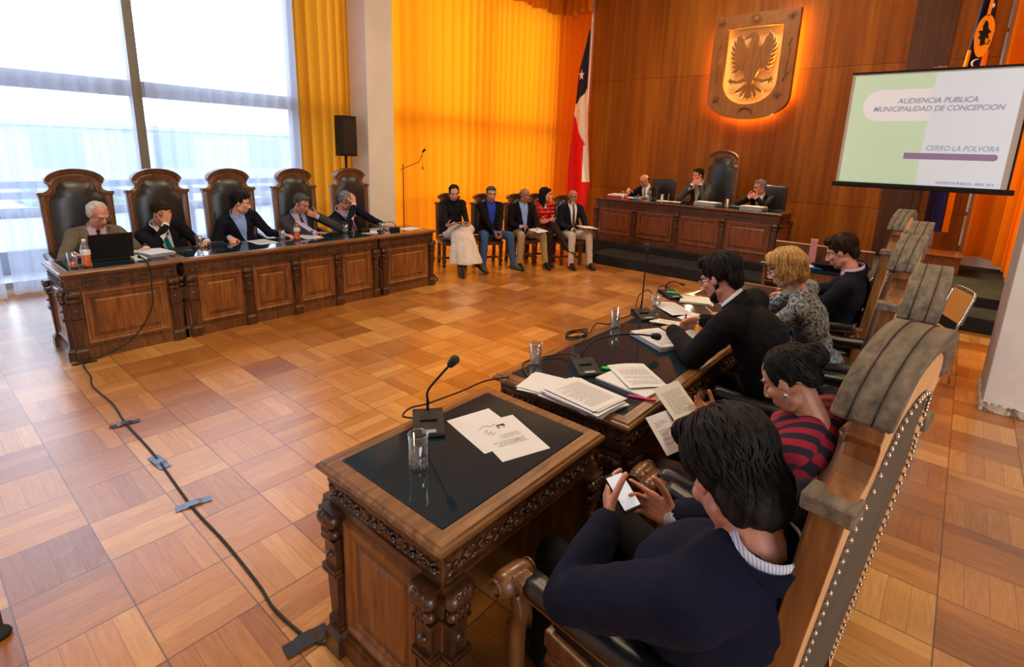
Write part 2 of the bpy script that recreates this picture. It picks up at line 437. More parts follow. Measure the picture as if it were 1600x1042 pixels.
def person(label, hip, head, yaw, hyaw=None, pitch=0, roll=0, hands=None, legs=None, skin='fair', hair=('short', 'brown'), puff=1.0,
           top='suit', jacket=None, shirt=None, tie=None, vdepth=.34, trousers=None, shoe=None, glasses=None, beard=None, lid=.55,
           vox=.0065, group=None, k=1.0, belly=1.0, female=False, skirt=None, boots=False, cuff=True, collar=True, brow=None, extras=None, sleeve=1.0, bulk=1.0, locks=140, neck=.143):
    hip = V(hip); head = V(head); hyaw = yaw if hyaw is None else hyaw
    f0 = V((math.cos(R(yaw)), math.sin(R(yaw)), 0)); Z = V((0, 0, 1))
    hf = V((math.cos(R(hyaw)), math.sin(R(hyaw)), 0)); hr = hf.cross(Z)
    p = R(pitch); fw = hf * math.cos(p) - Z * math.sin(p); up = Z * math.cos(p) + hf * math.sin(p)
    if roll:
        q = Matrix.Rotation(R(roll), 3, fw); up = q @ up; hr = q @ hr
    B = Matrix((hr, fw, up)).transposed()
    P = lambda x, y, z: head + B @ (V((x, y, z)) * k)
    N = head - (up * .55 + Z * .45).normalized() * neck * k - fw * .030 * k - f0 * .012 - hf * .045 * math.sin(max(p, 0))
    u = (N - hip).normalized(); s = (f0.cross(Z)); s = (s - u * s.dot(u)).normalized(); f = u.cross(s); L = (N - hip).length
    TB = Matrix((s, f, u)).transposed(); tp = lambda x, y, z: hip + TB @ V((x, y, z))
    sw = (.158 if female else .178) * k; cw = .9 if female else 1.0
    sh = {'R': tp(sw, -.012, L - .062), 'L': tp(-sw, -.012, L - .062)}
    # limbs
    arms = {}
    hands = hands or {}
    for q, sg in (('R', 1), ('L', -1)):
        h = hands.get(q) or {}
        d = V(h.get('d', f0 + V((0, 0, -.2)))).normalized(); n = V(h.get('n', (0, 0, -1)))
        w = V(h['at']) - d * .055 * k if 'at' in h else tp(sg * .10, .33, .16)
        el = V(h['elbow']) if 'elbow' in h else ik(sh[q], w, .285 * k, .255 * k, V(h['pole']) if 'pole' in h else (-Z + s * sg * .55 - f * .25))
        arms[q] = (sh[q], el, w, d, n, h.get('curl', .35), h.get('spread', 1.0), h.get('point', False))
    lg = {}
    legs = legs or {}
    for q, sg in (('R', 1), ('L', -1)):
        a = legs.get(q) or {}
        hj = hip + s * sg * .088 - Z * .02
        kn = V(a['knee']) if 'knee' in a else hj + f0 * .415 * k + s * sg * .05 + Z * .0
        an = V(a['foot']) + Z * .085 if 'foot' in a else V((kn.x, kn.y, hip.z - .475)) + f0 * .02
        lg[q] = (hj, kn, an, V(a.get('dir', f0)).normalized())
    # ---- body: one continuous surface
    mb = MB(); head_prims(mb, P, k, B)
    mb.cap(P(0, -.018, -.055), .054 * k * cw, N - u * .02, .060 * k * cw, 14); mb.cap(N - u * .03, .06, N - u * .10, .085, 12)
    mb.ell(tp(0, 0, L * .66), (.150 * cw, .098, .16), TB); mb.ell(tp(0, .01, L * .34), (.135 * cw, .10 * belly, .15), TB); mb.ell(tp(0, -.005, .03), (.155, .115, .11), TB)
    for q in 'RL':
        a, e_, w, d, n, cu, spr, pt = arms[q]; sg = 1 if q == 'R' else -1
        mb.cap(tp(sg * .05, -.01, L - .035), .042, a, .048, 12); mb.cap(a, .045 * k, e_, .037 * k, 12); mb.cap(e_, .037 * k, w, .0265 * k, 12)
        hand(mb, w, d, n, q, cu, spr, k * (.93 if female else 1.0), point=pt)
        hj, kn, an, fd = lg[q]
        mb.cap(hj, .078, kn, .052, 12); mb.cap(kn, .052, an, .036, 12); mb.cap(an, .032, an + fd * .10 - Z * .052, .022, 10)
    me = remesh(mb, vox, 2)
    lipc = P(0, .088, -.064)
    for pl in me.polygons:
        c = B.transposed() @ (pl.center - lipc)
        if (c.x / .024) ** 2 + (c.z / .0105) ** 2 < 1 and abs(c.y) < .03: pl.material_index = 1
    root = link('person', me, list(SK[skin])); tag(root, label, 'person', group)
    par = root
    # ---- hair, brows, eyes
    st, hc = hair
    hm = HM[hc]
    if st:
        hb = MB()
        for c, r in HAIR[st]:
            hb.ell(P(c[0] * 1.0, c[1], c[2]), [q * k * puff for q in r], B, 18, 12)
        if st == 'long':
            for sg in (-1, 1): hb.cap(P(sg * .07, .0, -.08), .035, P(sg * .085, .01, -.19), .022)
        hme = remesh(hb, .006, 3)
        for v, nn in zip(hme.vertices, [x.normal.copy() for x in hme.vertices]):
            l = B.transposed() @ (v.co - head)
            v.co += nn * (noise.noise(V((l.x * 75, l.y * 75, l.z * 20))) * .0035 + noise.noise(l * 28) * .004)
        # locks: thin tapered strands that follow the mass of hair from the crown down
        hv = [v.co.copy() for v in hme.vertices]; hp = [tuple(q.vertices) for q in hme.polygons]
        ht = BVHTree.FromPolygons(hv, hp); lm = MB(); rnd = random.Random(len(label)); lm.v = hv; lm.f = hp; lm.m = [0] * len(hp); lm.sm = [True] * len(hp)
        NS = 9 if st == 'short' else 15
        if st != 'bald':
            for _ in range(locks):
                th, ph = rnd.uniform(0, 2 * PI), rnd.uniform(.05, 1.25)
                q = P(.1 * math.sin(ph) * math.cos(th), -.03 + .12 * math.sin(ph) * math.sin(th), .05 + .1 * math.cos(ph)); pts = []
                swirl = rnd.uniform(-.35, .35); ln = rnd.uniform(.5, 1.0)
                for z in range(NS):
                    h_ = ht.find_nearest(q)
                    if h_[0] is None: break
                    l = B.transposed() @ (h_[0] - head)
                    if st != 'bob' and l.y > .035 * k and l.z < (.088 if st in ('bun', 'tail', 'receding') else .076) * k and abs(l.x) < .066: break
                    c, nn = h_[0], h_[1]; l = B.transposed() @ (c - head)
                    pts.append(c + nn * (.0012 + .0022 * math.sin(PI * z / (NS - 1))))
                    out = V((l.x, l.y + .03, 0)); out = out.normalized() if out.length > 1e-4 else V((0, 1, 0))
                    fl = B @ (out * .5 + V((-out.y, out.x, 0)) * swirl + V((0, -.25 if st in ('bun', 'tail') else (.35 if l.y > .02 and l.z > .08 else 0), -.75)))
                    fl = (fl - nn * fl.dot(nn)); q = c + fl.normalized() * .0135 * ln * k * (1.0 if st != 'short' else .75)
                if len(pts) > 4: lm.tube(pts, [.0030 * math.sin(PI * (z + .8) / (len(pts) + .6)) + .0004 for z in range(len(pts))], 5, cap=False)
        obj('hair', lm, hm, par)
    for sg in (-1, 1):
        bb = MB(); bb.loops([[P(sg * x, y + dy, z + dz) for dy, dz in ((.0, -h_), (.0035, 0), (.0, h_), (-.005, 0))] for x, y, z, h_ in ((.013, .0925, .025, .0035), (.023, .0905, .031, .0042), (.034, .0865, .033, .0038), (.048, .073, .028, .0016))], 0)
        obj('eyebrow', bb, HM[brow] if brow else hm, par, smooth=True)
    for sg in (-1, 1):
        eb = MB(); eb.ell(P(sg * .0305, .0665, .006), [.0135 * k] * 3, B, 16, 14)
        o = obj('eye', eb, [M['eyewhite'], M['iris'], SK[skin][0]], par, smooth=True)
        for pl in o.data.polygons:
            c = (B.transposed() @ (pl.center - P(sg * .0305, .0665, .006))) / (.0135 * k)
            top_ = 1 - 2 * lid * .8
            if c.z > top_ or c.z < -.55: pl.material_index = 2
            elif c.z > top_ - .22: pl.material_index = 1
            elif c.x ** 2 + (c.z + .05) ** 2 < .28: pl.material_index = 1
    if beard:
        gb = MB()
        if beard == 'goatee':
            gb.ell(P(0, .066, -.094), [q * k for q in (.026, .022, .026)], B); gb.cap(P(-.02, .088, -.05), .006, P(.02, .088, -.05), .006)
            for sg in (-1, 1): gb.cap(P(sg * .022, .084, -.052), .006, P(sg * .024, .074, -.085), .008)
        else:
            gb.ell(P(0, .058, -.094), [q * k for q in (.036, .028, .03)], B)
            for sg in (-1, 1):
                gb.cap(P(sg * .03, .045, -.09), .024, P(sg * .055, .0, -.06), .017); gb.cap(P(sg * .055, .0, -.06), .015, P(sg * .066, -.004, -.01), .013)
                gb.cap(P(sg * .004, .092, -.048), .007, P(sg * .026, .08, -.06), .007)
        link('beard', remesh(gb, .005, 2), HM['white' if beard == 'goatee' else hc], par)
    if glasses:
        gb = MB()
        for sg in (-1, 1):
            gb.tube([P(sg * .032 + .0235 * math.cos(a), .0915 - .004 * abs(math.cos(a)), .002 + .0165 * math.sin(a)) for a in [2 * PI * i / 20 for i in range(20)]], .0016 * k, 6, closed=True)
            gb.tube([P(sg * .055, .088, .008), P(sg * .078, .06, .010), P(sg * .081, -.005, .010), P(sg * .079, -.02, -.004)], .0016 * k, 6)
        gb.tube([P(-.009, .092, .005), P(0, .096, .008), P(.009, .092, .005)], .0016 * k, 6)
        go = obj('glasses', gb, glasses, par, smooth=True)
        lb = MB()
        for sg in (-1, 1): lb.ell(P(sg * .032, .0895, .002), [q * k for q in (.0225, .0012, .016)], B, 16, 6)
        obj('lens', lb, M['lens'], go, smooth=True)
    # ---- clothes
    jb = MB(); g = .018
    jb.ell(tp(0, -.008 - .012 * (bulk - 1) * 10, L * .66), (.168 * cw * bulk, .118 * bulk, .19), TB); jb.ell(tp(0, .012, L * .36), (.158 * cw * bulk, .122 * belly * bulk, .18), TB); jb.ell(tp(0, .0, .05), (.183 * bulk, .146 * bulk, .15), TB)
    jb.cap(sh['R'], .066 * k * bulk, sh['L'], .066 * k * bulk, 14)
    if female: jb.ell(tp(.065, .07, L * .66), (.06, .055, .06), TB); jb.ell(tp(-.065, .07, L * .66), (.06, .055, .06), TB)
    for q in 'RL':
        a, e_, w, d, n, *_ = arms[q]; sg = 1 if q == 'R' else -1
        jb.cap(tp(sg * .045, -.016, L - .022), .050, a + u * .004, .064 * k, 14)
        kk = bulk if not female else .88
        jb.cap(a, .067 * k * kk, e_, .053 * k * kk, 14)
        fa = (w - e_); jb.cap(e_, .053 * k * kk, e_ + fa * (.90 * sleeve), .040 * k * kk, 14)
    jme = remesh(jb, max(vox * 1.5, .009), 5)
    for v, nn in zip(jme.vertices, [x.normal.copy() for x in jme.vertices]):
        l = v.co - hip; v.co += nn * (noise.noise(l * 9) * .006 + noise.noise(V((l.x * 14, l.y * 14, l.z * 34))) * .004)
    bvh = BVHTree.FromPolygons([v.co.copy() for v in jme.vertices], [tuple(pl.vertices) for pl in jme.polygons])
    link({'suit': 'jacket', 'closed': 'coat', 'top': 'sweater', 'vest': 'jacket', 'plain': 'jacket'}.get(top, 'jacket'), jme, jacket, par)
    surf = torso_overlay(bvh, N, s, f, u)
    if top == 'suit':
        rows = 12; w0 = .078
        wf = lambda t: w0 * (1 - t) ** .85 + .004
        sb = MB(); vs = []
        for i in range(rows + 1):
            t = i / rows; y = .015 - (vdepth + .015) * t
            for j in range(9): vs.append(surf(wf(t) * (j / 4 - 1), y, .006))
        sb.add(vs, [(i * 9 + j, i * 9 + j + 1, i * 9 + j + 10, i * 9 + j + 9) for i in range(rows) for j in range(8)], 0, True)
        # collar band and points
        cc = N + u * .012; rg = []
        for r, z, dp in ((.071, -.022, .012), (.067, .010, .010), (.063, .022, .008), (.058, .020, .008)):
            rg.append([cc + s * r * cw * math.cos(a) + f * (r * math.sin(a) - .004) + u * (z - dp * math.sin(a) * 2.4) for a in [2 * PI * i / 24 for i in range(24)]])
        sb.loops(rg, 0, True, False, False)
        for sg in (-1, 1):
            a = cc + s * sg * .010 + f * .070 + u * .004; b = cc + s * sg * .060 + f * .040 + u * .012; c = surf(sg * .052, -.055, .012); d = surf(sg * .014, -.03, .014)
            sb.add([a, b, c, d], [(0, 1, 2, 3)])
        if cuff:
            for q in 'RL':
                a, e_, w, *_ = arms[q]; cb = MB(); cb.cap(e_ + (w - e_) * .86, .037 * k, e_ + (w - e_) * .97, .035 * k, 14); obj('shirt_cuff', cb, shirt, par, smooth=True)
        obj('shirt', sb, shirt, par, smooth=True)
        lb = MB()
        for sg in (-1, 1):
            vs = []
            for i in range(rows + 1):
                t = i / rows; y = .02 - (vdepth + .04) * t; a = wf(min(t, 1)) * .97
                ow = a + (.062 * math.sin(PI * min(1, .18 + t * .86)) if t > .24 else .032)
                for j in range(4): vs.append(surf(sg * (a + (ow - a) * j / 3), y, .012 - .003 * j))
            lb.add(vs, [(i * 4 + j, i * 4 + j + 1, i * 4 + j + 5, i * 4 + j + 4) for i in range(rows) for j in range(3)], 0, True)
        obj('lapels', lb, jacket, par, smooth=True)
        jc = MB(); rg = []
        for r, z in ((.100, -.050), (.088, -.016), (.082, .014), (.076, .012)):
            rg.append([cc + s * r * cw * math.cos(a) + f * (r * math.sin(a) - .004) + u * (z - .022 * math.sin(a)) for a in [R(162 + 216 * i / 20) for i in range(21)]])
        jc.loops(rg, 0, False, False, False); obj('jacket_collar', jc, jacket, par, smooth=True)
        if tie:
            tb = MB(); vs = []
            for i in range(rows + 1):
                t = i / rows; y = -.028 - (vdepth - .025) * t; a = .015 + .022 * t
                for j in range(3): vs.append(surf(a * (j - 1), y, .011 + (.004 if j == 1 else 0)))
            tb.add(vs, [(i * 3 + j, i * 3 + j + 1, i * 3 + j + 4, i * 3 + j + 3) for i in range(rows) for j in range(2)], 0, True)
            kt = MB(); kt.ell(surf(0, -.012, .012), (.019, .012, .020), TB, 10, 8); obj('tie_knot', kt, tie, par, smooth=True)
            obj('tie', tb, tie, par, smooth=True)
    elif collar and shirt:
        sb = MB(); cc = N + u * .015; rg = []
        for r, z in ((.078, -.03), (.071, .006), (.066, .026), (.060, .024)):
            rg.append([cc + s * r * cw * math.cos(a) + f * (r * math.sin(a) - .006) + u * (z - .022 * math.sin(a)) for a in [2 * PI * i / 24 for i in range(24)]])
        sb.loops(rg, 0, True, False, False)
        for q in 'RL':
            if cuff:
                a, e_, w, *_ = arms[q]; cb = MB(); cb.cap(e_ + (w - e_) * .86, .036 * k, e_ + (w - e_) * .97, .034 * k, 14); obj('shirt_cuff', cb, shirt, par, smooth=True)
        obj('shirt_collar', sb, shirt, par, smooth=True)
        if top == 'plain':
            jc = MB(); rg = []
            for r, z in ((.098, -.048), (.089, -.020), (.081, .010), (.075, .008)):
                rg.append([cc + s * r * cw * math.cos(a) + f * (r * math.sin(a) - .006) + u * (z - .022 * math.sin(a)) for a in [R(150 + 240 * i / 22) for i in range(23)]])
            jc.loops(rg, 0, False, False, False); obj('jacket_collar', jc, jacket, par, smooth=True)
    tb = MB()
    tb.ell(tp(0, -.005, -.005), (.178, .138, .115), TB)
    for q in 'RL':
        hj, kn, an, fd = lg[q]
        tb.cap(hj, .092, kn, .066, 14)
        if skirt is None: tb.cap(kn, .066, kn + (an - kn) * 1.02, .050, 14)
    if skirt:
        hj = (lg['R'][0] + lg['L'][0]) / 2; kn = (lg['R'][1] + lg['L'][1]) / 2; lo = (lg['R'][2] + lg['L'][2]) / 2
        tb.cap(hj, .16, kn, .125, 16)
        tb.cap(lg['R'][1], .095, lg['L'][1], .095, 14); kn = kn + s * .02 + f0 * .01; hem = kn + (lo - kn) * .72 + s * .02; hem.z = hip.z - .37; rg = []
        for i in range(9):
            t_ = i / 8; c = (kn + f0 * .0 + Z * .02).lerp(hem, t_)
            rg.append([c + (s * (.165 + .085 * t_) * math.cos(a) + f0 * (.135 + .075 * t_) * math.sin(a)) * (1 + .11 * t_ * math.sin(5 * a + 1) + .06 * t_ * math.sin(9 * a)) for a in [2 * PI * j / 40 for j in range(40)]])
        tb.loops(rg)
    tme = remesh(tb, .011, 3 if skirt else 5)
    for v, nn in zip(tme.vertices, [x.normal.copy() for x in tme.vertices]):
        l = v.co - hip; v.co += nn * (noise.noise(l * 11) * .007 + noise.noise(V((l.x * 12, l.y * 12, l.z * 30))) * .004)
    link('skirt' if skirt else 'trousers', tme, skirt or trousers, par)
    for q in 'RL':
        hj, kn, an, fd = lg[q]; b = an - Z * .085; sb = MB(); fl = (Z, .78)
        sb.cap(b - fd * .045 + Z * .036, .038, b + fd * .115 + Z * .034, .043, 12, flat=fl); sb.cap(b + fd * .1 + Z * .034, .042, b + fd * .185 + Z * .028, .030, 12, flat=fl)
        sb.cap(b - fd * .02 + Z * .05, .040, b + Z * .105, .044, 12); sb.cap(b + Z * .088, .042, b + fd * .10 + Z * .046, .036, 12)
        if boots: sb.cap(an, .045, an + (kn - an) * .5, .052, 12)
        link('boot' if boots else 'shoe', remesh(sb, .009, 3), shoe, par)
    for fn in extras or []: fn(par, P, B, arms, surf, tp)
    return root

def watch(q, face='metal_dark'):
    def fn(par, P, B, arms, *_):
        a, e_, w, d, n, *_ = arms[q]; x = (w - e_).normalized(); c = e_ + (w - e_) * .93; mb = MB()
        o = x.orthogonal().normalized(); pp = x.cross(o)
        mb.tube([c + (o * math.cos(t) + pp * math.sin(t)) * .036 for t in [2 * PI * i / 16 for i in range(16)]], .007, 8, closed=True)
        nn = (n - x * n.dot(x)).normalized(); mb.cap(c - nn * .036, .019, c - nn * .042, .018, 14)
        obj('wristwatch', mb, M[face], par, smooth=True)
    return fn
def earring(sgs, m='nail'):
    def fn(par, P, *_):
        for sg in sgs:
            mb = MB(); mb.ell(P(sg * .088, -.002, -.036), (.007, .007, .007)); obj('earring', mb, M[m], par, smooth=True)
    return fn
def scarf(mt):
    def fn(par, P, B, arms, surf, tp):
        mb = MB(); vs = [surf(.03 * (j / 3 - 1), .02 - .10 * i / 6, .012) for i in range(7) for j in range(7)]
        mb.add(vs, [(i * 7 + j, i * 7 + j + 1, i * 7 + j + 8, i * 7 + j + 7) for i in range(6) for j in range(6)], 0, True); obj('blouse', mb, mt, par)
    return fn
# ------------------------------------------------------------------ people in the room (built first: fewer objects to evaluate)
C_ = lambda n, c, r=.9, v=.25: M.setdefault(n, cloth(n, c, r, 240, v))
tweed = cloth('grey_green_tweed', (.150, .128, .092), .95, 330, .55); blacksuit = C_('black_suit_cloth', (.005, .005, .007)); navysuit = C_('navy_suit_cloth', (.006, .007, .016))
charcoal = C_('charcoal_suit_cloth', (.045, .043, .045)); navyknit = C_('navy_knit', (.004, .0055, .020)); blackknit = C_('black_wool', (.005, .005, .006))
white_sh = C_('white_shirt_cloth', (.72, .73, .76), .8, .05); pink_sh = C_('pale_pink_shirt_cloth', (.66, .50, .56), .8, .06); blue_sh = C_('light_blue_shirt_cloth', (.25, .37, .72), .8, .08)
royal = C_('royal_blue_shirt_cloth', (.02, .05, .42), .8, .2); lilac = C_('lilac_shirt_cloth', (.45, .43, .66), .8, .08); strip_sh = stripes('blue_striped_shirt', (.78, .78, .84), (.40, .45, .66), 130, (1, .6, .2), soft=.25)
check_sh = stripes('pink_checked_shirt', (.74, .62, .70), (.45, .25, .42), 95, (1, .3, .8), soft=.3)
burg = C_('burgundy_silk', (.10, .010, .022), .5); teal = C_('teal_silk', (.0, .17, .19), .5); darktie = C_('dark_silk', (.02, .02, .03), .5); bluetie = C_('pale_blue_silk', (.12, .26, .62), .5); browntie = C_('brown_silk', (.10, .045, .022), .5)
striptie = stripes('striped_plum_silk', (.035, .010, .020), (.30, .14, .17), 30, (0, .7, 1), .5, .12)
greytr = C_('grey_trouser_cloth', (.05, .05, .055)); jeans = C_('blue_denim', (.045, .105, .26), .9, .15); khaki = C_('khaki_cotton', (.38, .27, .14), .9, .1); cream = C_('cream_trouser_cloth', (.58, .52, .44), .9, .06); plumtr = C_('plum_trouser_cloth', (.030, .014, .016))
skirtm = C_('cream_skirt_cloth', (.66, .60, .55), .9, .08); redj = mat('red_quilted_jacket', (.52, .010, .008), .38)
t = NT(redj); o_ = t.obj(); sp = t.new('ShaderNodeSeparateXYZ'); t.l.new(o_, sp.inputs[0]); t.bump(t.math('SINE', t.math('MULTIPLY', sp.outputs[2], 95)), .5, .02)
shoeb = mat('black_shoe_leather', (.010, .009, .009), .3); shoeg = mat('dark_grey_shoe', (.05, .052, .055), .6); shoebr = mat('dark_brown_shoe', (.035, .010, .008), .35)
redstripe = stripes('red_and_navy_striped_knit', (.30, .006, .022), (.012, .006, .020), 19, (-.35, .75, .72), .9, .10, 0)
# grey jacket with a scrawled pale pattern
scrawl = mat('grey_patterned_jacket', (.1, .1, .11), .85); t = NT(scrawl); o_ = t.obj()
mv = t.new('ShaderNodeTexVoronoi'); mv.feature = 'DISTANCE_TO_EDGE'; mv.inputs['Scale'].default_value = 26; nz = t.new('ShaderNodeTexNoise'); nz.inputs['Scale'].default_value = 16
t.l.new(o_, nz.inputs['Vector']); mxv = t.new('ShaderNodeVectorMath'); mxv.operation = 'MULTIPLY_ADD'; t.l.new(nz.outputs['Color'], mxv.inputs[0]); mxv.inputs[1].default_value = (.14, .14, .14); t.l.new(o_, mxv.inputs[2]); t.l.new(mxv.outputs[0], mv.inputs['Vector'])
st_ = t.math('SINE', t.math('MULTIPLY', t.noise(o_, 11, 2), 46)); k_ = t.math('MAXIMUM', t.math('LESS_THAN', mv.outputs[0], .07), t.math('GREATER_THAN', st_, .55)); t.col(t.mix(k_, (.045, .052, .058), (.30, .33, .35)))
def on(yaw, hip, a, b, z): f = V((math.cos(R(yaw)), math.sin(R(yaw)), 0)); r = V((f.y, -f.x, 0)); return (hip[0] + f.x * a + r.x * b, hip[1] + f.y * a + r.y * b, z)
gold_gl = mat('thin_gold_rim', (.4, .3, .18), .3, .8); dark_gl = M['black']

G1 = 'people at the left desks'
person('elderly white-haired man in grey tweed jacket and glasses, seated behind the black laptop', (-6.63, 1.33, .55), (-6.45, 1.36, 1.155), 0, 16, 22, hands=dict(R=dict(at=(-6.16, 1.13, .83), d=(.5, .8, 0), n=(0, 0, -1)), L=dict(at=(-6.12, 1.60, .83), d=(.6, -.7, 0), n=(0, 0, -1))), skin='rosy', hair=('receding', 'white'), jacket=tweed, shirt=pink_sh, tie=burg, trousers=greytr, shoe=shoeb, glasses=gold_gl, lid=.7, group=None, extras=[watch('L')])
person('man in black suit and teal tie covering his face with one hand', (-6.63, 2.02, .55), (-6.46, 1.90, 1.135), 0, 28, 24, 6, hands=dict(R=dict(at=(-6.345, 1.905, 1.085), d=(-.12, .30, 1), n=(-1, .1, .05), elbow=(-6.22, 1.74, .83), curl=.18, spread=1.5), L=dict(at=(-6.2, 2.2, .83), d=(.7, -.6, 0), n=(0, 0, -1))), skin='tan', hair=('short', 'brown'), jacket=blacksuit, shirt=white_sh, tie=teal, trousers=blacksuit, shoe=shoeb, vdepth=.42)
person('young dark-haired man in dark suit and open light blue shirt, in the third tall chair', (-6.63, 2.79, .55), (-6.47, 2.72, 1.205), 0, 52, 12, hands=dict(R=dict(at=(-6.27, 2.50, .825), d=(.8, -.1, -.15), n=(0, 0, -1), curl=.9), L=dict(at=(-6.2, 3.12, .82), d=(.9, .3, 0), n=(0, 0, -1))), skin='fair', hair=('thick', 'black'), puff=.98, jacket=navysuit, shirt=blue_sh, trousers=navysuit, shoe=shoeb, vdepth=.30)
person('grey-haired man in charcoal suit with fingers on his mouth, behind the orange drink bottle', (-6.63, 3.58, .55), (-6.47, 3.465, 1.155), 0, 22, 24, hands=dict(L=dict(at=(-6.375, 3.565, 1.02), d=(-.15, -.85, .45), n=(-1, .1, .1), elbow=(-6.20, 3.86, .83), curl=.25, spread=1.3), R=dict(at=(-6.16, 3.52, .82), d=(.3, 1, 0), n=(0, 0, -1), curl=.25)), skin='tan', hair=('short', 'salt'), jacket=charcoal, shirt=lilac, tie=darktie, trousers=charcoal, shoe=shoeb, vdepth=.42, belly=1.12)
person('grey-haired man in striped tie resting his forehead in one hand, beside the white column', (-6.60, 4.36, .55), (-6.44, 4.10, 1.165), 0, 38, 30, 8, hands=dict(R=dict(at=(-6.30, 4.115, 1.185), d=(-.25, .12, 1), n=(-1, -.1, 0), elbow=(-6.17, 3.93, .84), curl=.22, spread=1.3), L=dict(at=(-6.12, 4.55, .83), d=(.6, .8, 0), n=(0, 0, -1))), skin='rosy', hair=('receding', 'grey'), jacket=navysuit, shirt=pink_sh, tie=striptie, trousers=navysuit, shoe=shoeb, glasses=dark_gl, vdepth=.44)

y = -29; h = (-6.42, 6.06, .55)
person('woman in black coat and long cream skirt reading papers in front of the orange curtain', h, (-6.34, 6.00, 1.215), y, -35, 24, hands=dict(R=dict(at=(-6.06, 5.66, .75), d=(.6, .2, .1), n=(.2, .5, .6), curl=.5), L=dict(at=(-5.94, 5.93, .72), d=(.5, -.4, .2), n=(-.2, -.5, .6), curl=.5)), legs=dict(R=dict(knee=(-6.03, 5.78, .60), foot=(-5.76, 5.60, 0)), L=dict(knee=(-5.98, 5.98, .66), foot=(-5.68, 5.90, .10), dir=(.7, .2, -.35))), skin='fair', hair=('tail', 'brown'), top='closed', jacket=blackknit, shirt=blackknit, cuff=False, skirt=skirtm, shoe=shoeb, boots=True, female=True, lid=.8, extras=[earring((-1, 1), 'nail')])
h = (-6.06, 6.55, .55)
person('dark-haired man in black jacket, blue shirt and jeans, hands together between his knees', h, (-5.99, 6.51, 1.20), y, -34, 8, hands=dict(R=dict(at=on(y, h, .46, .035, .585), d=(.7, -.35, -.6), n=(.35, .75, .1), curl=.4), L=dict(at=on(y, h, .46, -.045, .585), d=(.7, -.45, -.6), n=(-.35, -.8, .1), curl=.4)), legs=dict(R=dict(knee=on(y, h, .42, .21, .56), foot=on(y, h, .44, .23, 0)), L=dict(knee=on(y, h, .42, -.22, .56), foot=on(y, h, .45, -.28, 0), dir=(.95, .1, 0))), skin='tan', hair=('short', 'salt'), brow='black', jacket=blackknit, shirt=royal, trousers=jeans, shoe=shoeg, vdepth=.46, lid=.35)
h = (-5.76, 7.06, .55)
person('bald man in black jacket, light blue shirt and khaki trousers with papers on his knee', h, (-5.69, 7.02, 1.185), y, -2, 6, hands=dict(R=dict(at=on(y, h, .34, .10, .70), d=(.5, .6, .2), n=(0, .4, -.5), curl=1.0), L=dict(at=on(y, h, .42, -.13, .635), d=(.8, -.4, -.1), n=(0, 0, -1), curl=.3)), legs=dict(R=dict(knee=on(y, h, .41, .17, .56), foot=on(y, h, .43, .20, 0)), L=dict(knee=on(y, h, .43, -.20, .56), foot=on(y, h, .46, -.26, 0))), skin='brown', hair=('bald', 'salt'), jacket=blackknit, shirt=blue_sh, trousers=khaki, shoe=shoeb, vdepth=.46, lid=.4)
h = (-5.66, 7.52, .55)
person('woman with long black hair in a red quilted jacket, legs crossed', h, (-5.59, 7.475, 1.185), y, 22, 6, hands=dict(R=dict(at=on(y, h, .22, -.09, .76), d=(.3, .9, 0), n=(-.8, .3, 0), curl=.4), L=dict(at=on(y, h, .25, .08, .74), d=(-.2, -1, 0), n=(-.8, -.2, 0), curl=.4)), legs=dict(R=dict(knee=on(y, h, .42, .05, .57), foot=on(y, h, .44, .06, 0)), L=dict(knee=on(y, h, .44, -.01, .70), foot=on(y, h, .66, -.14, .30), dir=(.85, .1, -.3))), skin='fair', hair=('long', 'black'), top='vest', jacket=redj, cuff=False, collar=False, trousers=plumtr, shoe=shoebr, female=True, lid=.3, extras=[scarf(C_('cream_blouse', (.6, .48, .34)))])
h = (-5.19, 7.66, .55)
person('balding man with white goatee, dark suit, brown tie and cream trousers, holding papers', h, (-5.13, 7.625, 1.175), y, -44, 6, hands=dict(R=dict(at=on(y, h, .36, .06, .655), d=(.8, .1, 0), n=(0, 0, 1), curl=.2), L=dict(at=on(y, h, .40, -.20, .665), d=(.7, .5, 0), n=(0, 0, 1), curl=.15)), legs=dict(R=dict(knee=on(y, h, .38, .13, .56), foot=on(y, h, .40, .14, 0)), L=dict(knee=on(y, h, .44, -.15, .56), foot=on(y, h, .46, -.19, 0))), skin='brown', hair=('bald', 'salt'), beard='goatee', brow='black', jacket=navysuit, shirt=white_sh, tie=browntie, trousers=cream, shoe=shoeb, vdepth=.46, lid=.35)

person('bald man with black glasses and pale blue tie writing at the red-brown bench', (-4.90, 10.06, .85), (-4.95, 9.84, 1.42), -90, -106, 26, hands=dict(R=dict(at=(-5.13, 9.56, 1.22), d=(.3, -.8, -.2), n=(.3, 0, -1), curl=.7), L=dict(at=(-4.76, 9.50, 1.135), d=(-.8, -.5, 0), n=(0, 0, -1))), skin='tan', hair=('bald', 'brown'), jacket=blacksuit, shirt=white_sh, tie=bluetie, trousers=blacksuit, shoe=shoeb, glasses=dark_gl, lid=.7)
person('dark-haired man in dark suit resting his chin on joined hands before the tall throne', (-3.90, 10.1, .88), (-3.885, 9.87, 1.575), -90, -122, 10, hands=dict(R=dict(at=(-3.855, 9.70, 1.44), d=(.75, .0, .45), n=(.2, .9, .1), elbow=(-4.07, 9.55, 1.14), curl=.7), L=dict(at=(-3.80, 9.685, 1.44), d=(-.75, -.1, .45), n=(0, 1, 0), elbow=(-3.60, 9.55, 1.14), curl=.7)), skin='rosy', hair=('short', 'black'), jacket=charcoal, shirt=white_sh, trousers=charcoal, shoe=shoeb, k=1.02, lid=.7, extras=[watch('L')])
